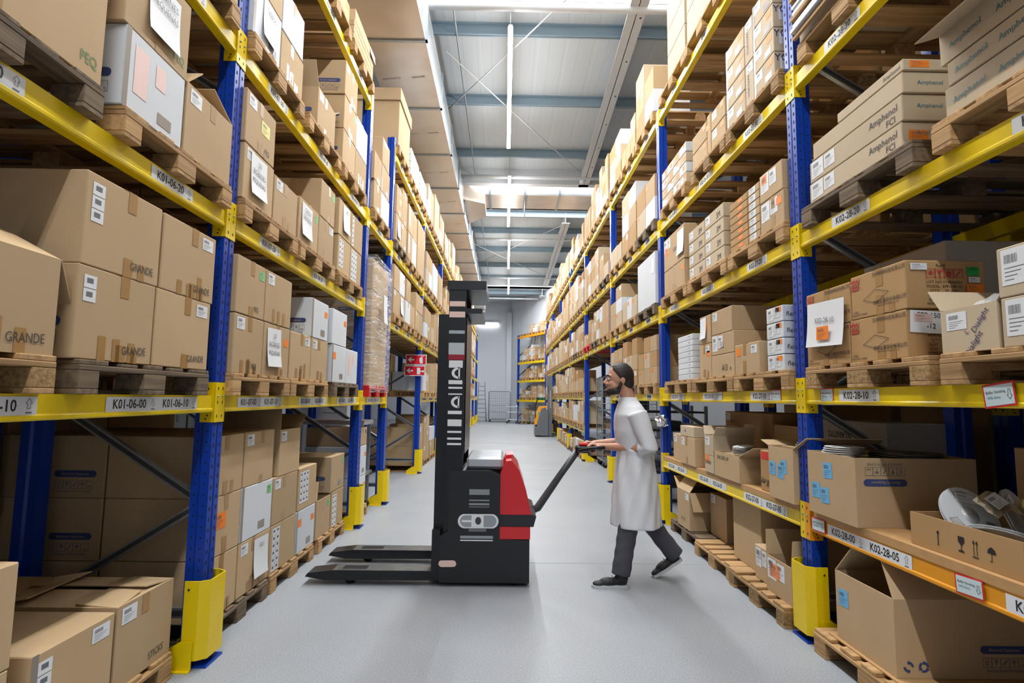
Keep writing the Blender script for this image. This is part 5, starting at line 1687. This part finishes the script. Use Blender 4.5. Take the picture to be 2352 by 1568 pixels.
# ------------------------------------------------------------------ yellow stacker at the right
def stacker_far():
    r = empty('pallet_stacker', (1.42, 21.2, 0))
    r.scale = (.65, 1, 1)
    tag(r, 'yellow and grey pallet stacker parked by the right rack', 'stacker')
    b = MB(); b.prism([(-.36, .05), (.28, .05), (.28, .98), (-.12, 1.0), (-.34, .5)], -.38, .38, MGR, frame((0, 0, 0), (1, 0, 0), (0, 0, 1))); b.build('chassis', r)
    b = MB(); b.prism([(-.45, .42), (-.34, .45), (-.1, 1.02), (.22, 1.06), (.22, 1.1), (-.2, 1.08), (-.36, .8), (-.45, .48)], -.36, .36, mat('yellow_cover', 'f6a50c', .35), frame((0, 0, 0), (1, 0, 0), (0, 0, 1))); b.build('cover', r)
    b = MB(); b.cbox(-.46, -.25, -.37, .37, .04, .36, .02, MGR); b.box(-.43, -.3, -.3, .3, .36, .46, BLK); b.build('bumper', r)
    for y in (-.25, .25):
        b = MB(); b.box(.3, .5, y - .04, y + .04, .02, 2.2, MGR); b.build('mast_rail', r)
    b = MB(); b.box(.22, .3, -.3, .3, 1.85, 2.22, MGR); b.build('mast_plate', r)
    write('JUNGHEINRICH', 'print', WHT, r, frame((.4, -.292, 1.35), (0, 0, 1), (-1, 0, 0)), 0, -.03, .06)
    b = MB(); b.box(-.28, -.2, -.383, -.381, .75, .88, mat('teal', '3ab2c0', .5)); b.build('badge', r)
    b = MB(); b.tube([(-.36, 0, .5), (-.42, 0, .8), (-.42, 0, 1.1), (-.3, 0, 1.35), (-.28, 0, 1.42)], .03, BLK); b.build('tiller', r)
    for y in (-.28, .28):
        b = MB(); b.box(.5, 1.6, y - .08, y + .08, .04, .1, DGR); b.build('fork', r)
    for x in (-.2, .35):
        b = MB(); b.cyl((x, -.2, .06), (x, .2, .06), .06, BLK); b.build('wheel', r)


stacker_far()


# ------------------------------------------------------------------ ladder, roll cages, trolleys at the far end
def cage(name, loc, rz, W, D, H, label, cat='roll cage', mt=GAL, nx=10, nz=16):
    r = empty(name, loc, rz)
    tag(r, label, cat)
    t = .012
    for y in (-D / 2, D / 2):
        b = MB()
        b.tube([(-W / 2, y, .16), (-W / 2, y, H - .05), (-W / 2 + .05, y, H), (W / 2 - .05, y, H), (W / 2, y, H - .05), (W / 2, y, .16)], t, mt, 8)
        for k in range(1, nx):
            x = -W / 2 + W * k / nx
            b.tube([(x, y, .18), (x, y, H)], .0028, mt, 4)
        for k in range(1, nz):
            z = .16 + (H - .16) * k / nz
            b.tube([(-W / 2, y, z), (W / 2, y, z)], .0028 if k % 4 else .008, mt, 4)
        b.build('mesh_side', r)
    b = MB(); x = -W / 2
    for k in range(1, nx // 2):
        y = -D / 2 + D * k / (nx // 2)
        b.tube([(x, y, .18), (x, y, H - .04)], .0028, mt, 4)
    for k in range(1, nz):
        z = .16 + (H - .16) * k / nz
        b.tube([(x, -D / 2, z), (x, D / 2, z)], .0028 if k % 4 else .008, mt, 4)
    b.build('mesh_back', r)
    b = MB(); b.box(-W / 2, W / 2, -D / 2, D / 2, .13, .16, mt); b.build('base', r)
    for x in (-W / 2 + .06, W / 2 - .06):
        for y in (-D / 2 + .06, D / 2 - .06):
            b = MB(); b.cyl((x, y - .015, .055), (x, y + .015, .055), .055, BLK); b.box(x - .02, x + .02, y - .025, y + .025, .06, .13, mt); b.build('caster', r)
    return r


cage('roll_cage', (-.28, 33.7, 0), 0, 1.25, .8, 1.75, 'tall wire roll cage on casters against the far white wall', mt=mat('cage_steel', '5f666e', .45, .3))
c2 = cage('roll_cage', (2.55, 12.0, 0), 0, 1.1, .75, 1.85, 'wire roll cage inside the right passage beside the fourth post', nz=24, nx=12)
for z in (.62, 1.15):
    b = MB(); b.box(-.53, .53, -.36, .36, z, z + .02, GAL); b.build('shelf', c2)
b = MB(); b.cbox(2.3, 2.75, 11.75, 12.1, 1.171, 1.33, .01, DGR); tag(b.build('printer'), 'dark grey printer on the middle shelf of the passage roll cage', 'printer')
b = MB(); b.cbox(2.82, 2.98, 11.75, 12.1, 1.171, 1.5, .01, BLK); tag(b.build('tray_tower'), 'black tray tower beside the printer in the roll cage', 'trays')
r = empty('ladder', (-1.35, 33.9, 0))
tag(r, 'aluminium step ladder at the far end of the left rack', 'ladder')
for x in (-.22, .22):
    b = MB(); b.tube([(x * 1.35, -.3, 0), (x * .8, .0, 2.3)], .026, mat('ladder_step', '8d969f', .45, .3), 6); b.build('rail', r)
    b = MB(); b.tube([(x * 1.35, .35, 0), (x * .8, .04, 1.9)], .018, GAL, 6); b.build('rear_rail', r)
for k in range(8):
    t = (k + 1) / 9
    w = .22 * (1.35 - .55 * t)
    b = MB(); b.box(-w, w, -.34 + .3 * t, -.24 + .3 * t, 2.3 * t - .02, 2.3 * t + .02, mat('ladder_step', '8d969f', .45, .3)); b.build('step', r)
for i, (x, y, lab) in enumerate(((.42, 31.7, 'white tubular trolley with two shelves beside the far roll cage'), (1.05, 31.0, 'grey tubular trolley half behind the askew rack'))):
    r = empty('hand_trolley', (x, y, 0)); tag(r, lab, 'trolley')
    mt = WHT if i == 0 else GAL
    for xx in (-.28, .28):
        b = MB(); b.tube([(xx, 0, .12), (xx, 0, 1.0 - .1 * i)], .018, mt, 6); b.build('post', r)
    for z in (.9, .6, .2):
        b = MB(); b.box(-.3, .3, -.2, .2, z, z + .025, mt); b.build('shelf', r)
    for xx in (-.26, .26):
        b = MB(); b.cyl((xx, -.02, .06), (xx, .02, .06), .06, BLK); b.box(xx - .015, xx + .015, -.03, .03, .06, .2, mt); b.build('caster', r)
r = empty('wall_lamp', (-1.1, 35.42, 5.95)); tag(r, 'lit fluorescent lamp fixed on the far white wall', 'lamp')
b = MB(); b.box(-.7, .7, -.02, .08, .02, .16, WHT); b.build('housing', r)
b = MB(); b.box(-.68, .68, -.12, -.02, -.08, .04, mat('lamp_glow', 'ffffff', .5, emit=4)); b.build('diffuser', r)

# ------------------------------------------------------------------ behind and inside the left passages
r = empty('metal_cabinet', (-4.4, 8.3, 0)); tag(r, 'white steel cabinet standing behind the left rack', 'cabinet')
b = MB(); b.cbox(-.9, .9, -.25, .25, 0, 2.1, .01, mat('cabinet_white', 'c8c8c4', .5)); b.build('body', r)
b = MB(); b.box(-.01, .01, -.256, -.25, .05, 2.05, DGR); b.build('door_gap', r)
for x in (-.12, .12):
    b = MB(); b.tube([(x, -.25, 1.0), (x, -.29, 1.0), (x, -.29, 1.18), (x, -.25, 1.18)], .008, GAL, 6); b.build('handle', r)
r = empty('control_cabinet', (-2.65, 8.4, 0)); tag(r, 'grey switch cabinet with a black rotary switch seen below the narrow bay', 'cabinet')
b = MB(); b.cbox(-.42, .42, -.2, .2, .55, 1.75, .01, WHT); b.build('body', r)
b = MB(); b.prism([(-.07, -.03), (-.03, -.09), (.03, -.09), (.07, .03), (.03, .09), (-.03, .09)], -.23, -.2, BLK, frame((-.15, 0, 1.3), (1, 0, 0), (0, 0, 1)) @ Matrix.Scale(-1, 4, (0, 0, 1))); b.build('rotary_switch', r)
b = MB(); b.box(.05, .38, -.206, -.2, .9, 1.5, PAPER)
for k in range(6):
    b.box(.07, .36, -.208, -.206, .95 + k * .09, .958 + k * .09, GINK)
b.build('notice', r)
b = MB(); b.box(-.4, .4, -.18, .18, 0, .55, DGR); b.build('plinth', r)
r = empty('work_table', (-2.12, 6.95, 0)); tag(r, 'grey steel work table between the second and third left posts', 'table')
b = MB(); b.cbox(-.5, .45, -.03, .44, 1.03, 1.08, .008, WHT); b.build('tabletop', r)
b = MB(); b.box(-.5, .45, -.03, .44, .42, .45, GAL); b.build('shelf', r)
for x in (-.46, .4):
    for y in (0, .39):
        b = MB(); b.box(x - .025, x + .025, y - .025, y + .025, .08, 1.03, GAL); b.build('leg', r)
        b = MB(); b.cyl((x, y - .02, .04), (x, y + .02, .04), .04, BLK); b.build('caster', r)

# ------------------------------------------------------------------ behind the right rack, seen past the walking man
r = empty('shelf_unit', (2.3, 8.1, 0)); tag(r, 'dark shelving with white trays seen behind the man and right rack', 'shelving')
for x in (-.45, .45):
    for y in (-.3, .3):
        b = MB(); b.box(x - .02, x + .02, y - .02, y + .02, 0, 1.3, GAL); b.build('post', r)
for z in (.2, .45, .7, .95, 1.2):
    b = MB(); b.box(-.45, .45, -.3, .3, z, z + .025, DGR); b.build('shelf', r)
rr = random.Random(2)
for k, z in enumerate((.225, .475, .725, .975)):
    for j in range(3):
        b = MB(); h = rr.uniform(.06, .16)
        b.cbox(1.88 + j * .29, 2.14 + j * .29, 7.84, 8.3, z, z + h, .006, [WHT, DGR, BLS][(k + j) % 3] if (k + j) % 3 != 2 else WHT)
        tag(b.build('document_tray'), 'tray on the dark shelving behind the walking man', 'tray', 'trays on the dark shelving')
r = empty('packing_table', (2.35, 10.3, 0)); tag(r, 'white packing table on thin legs in the right passage', 'table')
b = MB(); b.cbox(-.35, .6, -.4, .5, .84, .875, .005, WHT); b.build('tabletop', r)
for x in (-.3, .55):
    for y in (-.35, .45):
        b = MB(); b.box(x - .02, x + .02, y - .02, y + .02, 0, .84, GAL); b.build('leg', r)
if FARC.v:
    o = FARC.build('stacked_cartons'); tag(o, 'brown and white cartons stacked on both racks toward the far wall', 'boxes', kind='stuff')
if FARP.v:
    o = FARP.build('stacked_pallets'); tag(o, 'wooden pallets under the distant cartons on both racks', 'pallets', kind='stuff')

# ------------------------------------------------------------------ black stacker
def stacker():
    Y0 = 4.30                                   # its side nearest the camera
    r = empty('pallet_stacker', (0, Y0 + .4, 0))
    tag(r, 'black and red walk-behind pallet stacker pushed across the aisle', 'stacker')
    f = frame((0, 0, 0), (1, 0, 0), (0, 0, 1))  # profiles in x, z extruded towards the camera
    b = MB(); b.prism([(-.46, .03), (.2, .03), (.2, .335), (-.02, .34), (-.02, .80), (-.10, .835), (-.40, .835), (-.40, .40), (-.46, .36)], -.38, .38, BLK, f); b.build('chassis', r)
    b = MB(); b.prism([(-.02, .515), (.215, .515), (.17, .70), (.12, .84), (.06, .91), (.02, .905), (-.02, .82)], -.36, .36, REDP, f); b.build('cover', r)
    b = MB(); b.prism([(.02, .905), (.06, .91), (.075, .935), (.02, .93)], -.15, .15, REDP, f); b.build('cover_top', r)
    b = MB(); b.prism([(-.02, .425), (.23, .425), (.25, .5), (.215, .515), (-.02, .515)], -.35, .35, mat('charcoal', '23262d', .4), f); b.build('band', r)
    b = MB(); b.prism([(-.02, .34), (.205, .34), (.205, .425), (-.02, .425)], -.37, .37, REDP, f); b.build('lower_cover', r)
    b = MB(); b.cbox(-.28, .0, -.3, .3, .838, .93, .02, mat('clear_shield', 'b8bec4', .2)); b.build('storage_tray', r)
    # mast
    for y in (-.36, .30):
        b = MB(); b.box(-.435, -.305, y, y + .06, .03, 2.27, BLKM); b.build('mast_rail', r)
        b = MB(); b.box(-.52, -.44, y + (.08 if y < 0 else -.07), y + (.13 if y < 0 else -.02), .05, 2.02, BLKM); b.build('inner_rail', r)
    for z in (.95, 1.6, 2.21):
        b = MB(); b.box(-.43, -.31, -.3, .3, z, z + .06, BLKM); b.build('crossbar', r)
    b = MB(); b.box(-.45, -.15, -.37, .37, 2.2, 2.27, BLKM); b.build('mast_head', r)
    b = MB(); b.box(-.38, -.18, -.34, .34, 2.02, 2.06, BLKM); b.build('mast_head', r)
    b = MB(); b.cyl((-.37, -.04, .8), (-.37, -.04, 2.15), .03, GAL); b.build('lift_cylinder', r)
    for y in (-.12, .12):
        b = MB()
        for k in range(32):
            b.box(-.41, -.39, y - .012, y + .012, .5 + k * .052, .54 + k * .052, GAL)
        b.build('lift_chain', r)
    b = MB(); b.box(-.30, -.296, -.3, .3, .95, 2.0, mat('mast_screen', '2b2f36', .25)); b.build('screen', r)
    # white lettering running up the mast side, and the stickers
    sd = frame((-.37, -.3613, 0), (0, 0, 1), (-1, 0, 0))
    b = MB()
    for (z0, z1) in ((1.60, 1.655), (1.475, 1.505), (1.44, 1.455), (1.395, 1.405), (1.25, 1.275), (1.16, 1.21), (1.11, 1.125), (1.06, 1.075), (1.02, 1.035)):
        b.box(z0, z1, -.05, .055, 0, .001, LBL, sd)
    b.build('lettering', r)
    for zc in (1.56, 1.34):
        b = MB()
        for k in range(12):
            a0, a1 = -pi / 2 + pi * k / 12, -pi / 2 + pi * (k + 1) / 12
            b.add([sd @ Vector((zc + q * sin(a), -.005 + (-.05) * 0 + q * 1.3 * cos(a) - .02, .001)) for q, a in ((.028, a0), (.045, a0), (.045, a1), (.028, a1))], [(0, 1, 2, 3)], LBL)
        b.box(zc - .045, zc + .045, -.03, -.018, 0, .001, LBL, sd)
        b.build('lettering', r)
    b = MB(); b.box(1.66, 1.72, -.062, .06, 0, .0012, mat('dark_red', '9c1024', .4), sd); b.box(1.725, 1.78, -.062, .06, 0, .0012, mat('dark_red', '9c1024', .4), sd); b.build('red_mark', r)
    b = MB(); b.cbox(-.43, -.31, -.366, -.361, 2.07, 2.11, .001, PNK); b.cbox(-.43, -.31, -.366, -.361, 1.985, 2.03, .001, PNK); b.build('sticker', r)
    b = MB(); b.box(-.43, -.31, -.364, -.361, 1.86, 1.885, GAL); b.box(-.43, -.31, -.364, -.361, 1.7, 1.79, mat('pale_plate', 'b9c3c6', .4)); b.build('sticker', r)
    # side of the chassis
    cf = frame((-.2, -.3815, 0), (1, 0, 0), (0, 0, 1))
    b = MB()
    for (z0, z1) in ((.66, .70), (.615, .625), (.585, .6), (.57, .575)):
        b.box(-.05, .1, z0, z1, 0, .001, mat('vent_grey', '8b9094', .4), cf)
    b.build('vent', r)
    b = MB(); n = 28
    P = [(.02 + (.1 if cos(2 * pi * k / n) > 0 else -.1) + .05 * cos(2 * pi * k / n), .47 + .052 * sin(2 * pi * k / n), .001) for k in range(n)]
    b.add([cf @ Vector(p) for p in P], [tuple(range(n))], LBL)
    P = [(.02 + (.09 if cos(2 * pi * k / n) > 0 else -.09) + .044 * cos(2 * pi * k / n), .47 + .043 * sin(2 * pi * k / n), .0016) for k in range(n)]
    b.add([cf @ Vector(p) for p in P], [tuple(range(n))], mat('emblem_grey', '9aa0a8', .4))
    b.box(-.1, .06, .463, .477, 0, .0022, LBL, cf); b.box(-.03, .06, .428, .512, 0, .0018, LBL, cf)
    P = [(.02 + .022 * cos(2 * pi * k / 16), .473 + .028 * sin(2 * pi * k / 16), .0026) for k in range(16)]
    b.add([cf @ Vector(p) for p in P], [tuple(range(16))], DGR); b.build('emblem', r)
    b = MB(); b.box(-.05, .08, .395, .415, 0, .001, GINK, cf); b.box(-.11, .13, .345, .365, 0, .001, mat('emblem_grey', '9aa0a8', .4), cf); b.box(-.11, .13, .328, .336, 0, .001, LBL, cf); b.build('nameplate', r)
    b = MB(); n = 16
    P = [(-.2 + (.04 if cos(2 * pi * k / n) > 0 else -.04) + .025 * cos(2 * pi * k / n), .165 + .024 * sin(2 * pi * k / n), .001) for k in range(n)]
    b.add([cf @ Vector(p) for p in P], [tuple(range(n))], PNK); b.build('sticker', r)
    # forks
    for y in (-.28, .28):
        b = MB()
        b.prism([(-.46, .04), (-.46, .105), (-1.25, .105), (-1.42, .085), (-1.44, .06), (-1.30, .035)], -.085, .085, BLKM, frame((0, y, 0), (1, 0, 0), (0, 0, 1))); o = b.build('fork', r)
        b = MB(); b.box(-1.24, -.46, y - .08, y + .08, .1052, .1065, STEELTOP); b.box(-1.18, -1.0, y - .045, y + .045, .1066, .107, DRK); b.build('fork_top', o)
        b = MB(); b.cyl((-1.12, y - .05, .042), (-1.12, y + .05, .042), .04, BLK); b.build('roller', o)
    b = MB(); b.box(-.52, -.46, -.37, .37, .04, .4, BLKM); b.build('fork_carriage', r)
    for x, y in ((.08, -.28), (.08, .28), (-.2, 0)):
        b = MB(); b.cyl((x, y - .03, .07), (x, y + .03, .07), .07, BLK); b.build('wheel', r)
    # tiller
    b = MB(); b.tube([(.2, 0, .47), (.28, 0, .50), (.46, 0, .76), (.60, 0, .955)], [.035, .032, .027, .027], DGR, 12); b.build('tiller_arm', r)
    b = MB(); b.cbox(.58, .70, -.05, .05, .94, 1.0, .015, BLK); b.build('tiller_head', r)
    for s_ in (-1, 1):
        b = MB(); b.tube([(.60, .04 * s_, .955), (.62, .12 * s_, .97), (.70, .2 * s_, .995), (.78, .2 * s_, 1.0), (.78, .05 * s_, .995)], .014, BLK, 10)
        b.build('hand_guard', r)
        b = MB(); b.cyl((.70, .05 * s_, .985), (.70, .19 * s_, .985), .017, BLK, 12); b.build('grip', r)
    b = MB(); b.cbox(.61, .69, -.04, .04, 1.0, 1.02, .006, REDP); b.build('belly_button', r)
    return r


stacker()


# ------------------------------------------------------------------ the man
def solid(mb, name, mt, vox=.008, smooth=4, parent=None):
    """fuse overlapping shapes into one continuous skin"""
    o = mb.build('tmp')
    md = o.modifiers.new('r', 'REMESH'); md.mode = 'VOXEL'; md.voxel_size = vox; md.use_smooth_shade = True
    ms = o.modifiers.new('s', 'SMOOTH'); ms.iterations = smooth; ms.factor = .5
    bpy.context.view_layer.update()
    me = bpy.data.meshes.new_from_object(o.evaluated_get(bpy.context.evaluated_depsgraph_get()))
    bpy.data.objects.remove(o)
    me.name = name
    me.materials.clear(); me.materials.append(mt)
    for p in me.polygons:
        p.use_smooth = True
    return link(name, me, parent)


PY = 4.5
HL, HR = Vector((.70, PY + .085, .99)), Vector((.70, PY + .32, .99))


def hand(b, wrist, grip, s_):
    """palm and five fingers closed round a bar that runs along y"""
    g = Vector(grip)
    w = Vector(wrist)
    c = g + Vector((.042, 0, .016))
    b.tube([w, w.lerp(c, .6), c], [.026, .027, .024], SKIN, 10)
    b.ell(c + Vector((-.005, 0, .003)), (.042, .043, .018), SKIN, 12)
    for k in range(4):
        y = (-.033 + k * .022) * -s_
        L = [.95, 1.08, 1.0, .82][k]
        p = [c + Vector((-.02, y, .012)), g + Vector((-.004 * L, y, .032)), g + Vector((-.031 * L, y, .012)), g + Vector((-.028 * L, y, -.016)), g + Vector((-.004, y, -.029))]
        b.tube(p, [.0105, .0103, .0098, .0092, .0082], SKIN, 8)
    b.tube([c + Vector((.01, -s_ * -.04, 0)), g + Vector((.03, s_ * .052, -.012)), g + Vector((.006, s_ * .046, -.031)), g + Vector((-.018, s_ * .036, -.031))], [.013, .0125, .011, .009], SKIN, 8)


def man():
    b = MB()
    # head, face towards -x and slightly down
    hc = Vector((.90, PY, 1.535))
    ry = Matrix.Rotation(radians(-8), 3, 'Y')
    b.ell(hc + Vector((.012, 0, .02)), (.098, .076, .102), SKIN, 20, ry)
    b.ell(hc + Vector((-.035, 0, -.055)), (.062, .058, .072), SKIN, 16)
    b.ell(hc + Vector((-.066, 0, -.098)), (.03, .032, .024), SKIN, 12)           # chin
    b.tube([hc + Vector((-.078, 0, .012)), hc + Vector((-.113, 0, -.03)), hc + Vector((-.09, 0, -.042))], [.010, .015, .012], SKIN, 8)   # nose
    for s_ in (-1, 1):
        b.ell(hc + Vector((-.1, s_ * .014, -.036)), (.011, .009, .008), SKIN, 8)
        b.ell(hc + Vector((-.068, s_ * .034, -.038)), (.026, .022, .024), SKIN, 10)   # cheek
        b.ell(hc + Vector((-.078, s_ * .032, .024)), (.017, .025, .009), SKIN, 10)  # brow
        b.ell(hc + Vector((.018, s_ * .077, -.012)), (.02, .008, .032), SKIN, 10)   # ear
    b.ell(hc + Vector((-.09, 0, -.066)), (.012, .022, .006), SKIN, 8)
    b.ell(hc + Vector((-.089, 0, -.077)), (.012, .02, .007), SKIN, 8)
    b.tube([(.985, PY, 1.30), (.97, PY, 1.40), (.94, PY, 1.48)], [.064, .057, .056], SKIN, 14)
    # torso under the clothes, arms
    b.rings([(1.03, PY, .78, .105, .15), (1.02, PY, .95, .1, .14), (1.0, PY, 1.15, .115, .165), (.99, PY, 1.28, .09, .15), (.985, PY, 1.33, .06, .08)], SKIN)
    for s_, sh, el, wr, gp in ((-1, (1.0, PY - .175, 1.255), (1.075, PY - .235, 1.02), (.795, PY + .045, 1.005), HL), (1, (1.0, PY + .175, 1.255), (1.05, PY + .25, 1.03), (.80, PY + .31, 1.015), HR)):
        b.tube([sh, Vector(sh).lerp(Vector(el), .5), el], [.04, .04, .037], SKIN, 12)
        b.tube([el, Vector(el).lerp(Vector(wr), .3), wr], [.041, .04, .026], SKIN, 12)
        hand(b, wr, gp, s_)
    # legs
    b.tube([(1.03, PY - .085, .82), (.945, PY - .1, .45), (.885, PY - .14, .12)], [.085, .058, .042], SKIN, 12)
    b.tube([(1.03, PY + .085, .82), (1.13, PY + .09, .45), (1.36, PY + .10, .17)], [.085, .058, .042], SKIN, 12)
    body = solid(b, 'person', SKIN, .0055, 3)
    tag(body, 'bearded man in a white coat walking left, pushing the black stacker by its tiller', 'person')
    P = lambda o: o
    # hair, beard, eyes
    b = MB()
    b.ell(hc + Vector((.02, 0, .03)), (.103, .084, .104), HAIR, 20, ry)
    b.ell(hc + Vector((.065, 0, -.02)), (.058, .07, .075), HAIR, 16)
    b.v = [(x, y, z) for x, y, z in b.v]
    cut = hc
    keep = MB()
    o = solid(b, 'hair', HAIR, .006, 2, body)
    for v in o.data.vertices:                     # hairline: nothing in front of the forehead
        d = v.co - hc
        lim = -.055 if d.z > .07 else (-.055 + (.07 - d.z) * .75)
        if d.x < lim:
            v.co.x = hc.x + lim + .01
            v.co = hc + (v.co - hc) * .93
    b = MB()
    for k in range(9):
        a = radians(-100 + 25 * k)
        b.ell(hc + Vector((-.028 - .052 * cos(a), .058 * sin(a), -.092 - .012 * cos(a))), (.024, .02, .03), HAIR, 8)
    for s_ in (-1, 1):
        b.tube([hc + Vector((.01, s_ * .074, -.02)), hc + Vector((-.012, s_ * .07, -.075))], [.011, .016], HAIR, 8)
    b.tube([hc + Vector((-.094, -.024, -.062)), hc + Vector((-.104, 0, -.056)), hc + Vector((-.094, .024, -.062))], .006, HAIR, 6)
    solid(b, 'beard', HAIR, .006, 2, body)
    for s_ in (-1, 1):
        b = MB(); b.ell(hc + Vector((-.083, s_ * .032, .002)), (.011, .014, .01), WHT, 12); e = b.build('eye', body)
        b = MB(); b.ell(hc + Vector((-.0925, s_ * .033, .001)), (.004, .006, .006), DRK, 10); b.build('pupil', e)
        b = MB(); b.tube([hc + Vector((-.094, s_ * .014, .026)), hc + Vector((-.095, s_ * .034, .031)), hc + Vector((-.08, s_ * .054, .025))], .0045, HAIR, 6); b.build('eyebrow', body)
    # coat with sleeves pushed up to the elbow
    b = MB()
    b.rings([(1.025, PY, .42, .19, .235), (1.025, PY, .6, .178, .225), (1.03, PY, .8, .158, .205), (1.02, PY, .96, .132, .185), (1.005, PY, 1.14, .142, .205), (.995, PY, 1.26, .128, .215), (.985, PY, 1.325, .095, .165), (.98, PY, 1.37, .072, .085), (.975, PY, 1.395, .066, .07)], COAT, 28)
    for s_, sh, el in ((-1, (1.0, PY - .185, 1.275), (1.08, PY - .24, 1.02)), (1, (1.0, PY + .185, 1.275), (1.055, PY + .255, 1.03))):
        d = (Vector((.8, PY + .045, 1.005)) if s_ < 0 else Vector((.8, PY + .31, 1.015))) - Vector(el)
        b.tube([sh, Vector(sh).lerp(Vector(el), .5), Vector(el), Vector(el) + d * .2], [.078, .07, .066, .06], COAT, 14)
    coat = solid(b, 'coat', COAT, .009, 3, body)
    rr = random.Random(1)
    for v in coat.data.vertices:                  # soft folds
        z = v.co.z
        if z < 1.0:
            a = math.atan2(v.co.y - PY, v.co.x - 1.03)
            k = .006 * sin(a * 7 + z * 9) + .004 * sin(a * 13 - z * 17)
            v.co.x += k * cos(a); v.co.y += k * sin(a)
        else:
            v.co.x += .0015 * sin(z * 40 + v.co.y * 14)
    b = MB()
    for s_ in (-1, 1):
        b.prism([(-.0, .0), (.055, -.02), (.03, -.13), (.0, -.1)], -.004, .004, COAT, frame((.925, PY + s_ * .035, 1.38), (.2, s_ * .95, 0), (-.25, 0, 1)))
    b.build('collar', body)
    # trousers
    b = MB()
    b.tube([(1.03, PY - .085, .84), (.985, PY - .095, .6), (.945, PY - .105, .43), (.91, PY - .125, .25), (.88, PY - .14, .085)], [.09, .085, .076, .07, .072], TROU, 16)
    b.tube([(1.03, PY + .085, .84), (1.085, PY + .09, .62), (1.14, PY + .09, .45), (1.25, PY + .095, .30), (1.36, PY + .10, .165)], [.09, .085, .076, .07, .07], TROU, 16)
    b.rings([(1.03, PY, .7, .12, .165), (1.03, PY, .9, .115, .16)], TROU)
    t = solid(b, 'trousers', TROU, .009, 3, body)
    for v in t.data.vertices:
        z = v.co.z
        if z < .4:
            v.co.x += .002 * sin(z * 70 + v.co.y * 30)
    # shoes
    def shoe(nm, m):
        b = MB()
        b.ell((0, 0, .045), (.055, .04, .048), SHOE, 16); b.ell((-.09, 0, .035), (.075, .043, .036), SHOE, 16); b.ell((-.16, 0, .025), (.05, .04, .024), SHOE, 14); b.tube([(.01, 0, .05), (.015, 0, .11)], [.046, .05], SHOE, 14)
        b.v = [tuple(m @ Vector(v)) for v in b.v]
        s_ = solid(b, 'shoe', SHOE, .006, 2, body)
        q = MB()
        P2 = [(.058, -.02), (.045, -.04), (-.05, -.044), (-.13, -.048), (-.2, -.03), (-.218, 0), (-.2, .03), (-.13, .046), (-.05, .042), (.045, .04), (.058, .02)]
        q.prism(P2, .0, .022, SOLE, m); q.build('sole', s_)
        q = MB()
        for k in range(3):
            q.tube([m @ Vector((-.06 - k * .025, -.02, .075 - k * .009)), m @ Vector((-.065 - k * .025, .0, .081 - k * .009)), m @ Vector((-.06 - k * .025, .02, .075 - k * .009))], .003, DGR, 5)
        q.build('laces', s_)
    shoe('l', Matrix.Translation((.875, PY - .145, .0)) @ Matrix.Rotation(radians(4), 4, 'Z'))
    shoe('r', Matrix.Translation((1.36, PY + .10, .105)) @ Matrix.Rotation(radians(-32), 4, 'Y') @ Matrix.Translation((0, 0, 0)))
    return body


man()
for l, v in LABELS.items():
    if len(v) > 1 and 'group' not in bpy.data.objects[v[0]]:
        print('DUPLABEL', l, v[:3])
for l in LABELS:
    if not 4 <= len(l.split()) <= 16:
        print('LABELLEN', len(l.split()), l)
print('cartons', NC[0], 'pallets', NPAL[0], 'objects', len(bpy.data.objects))
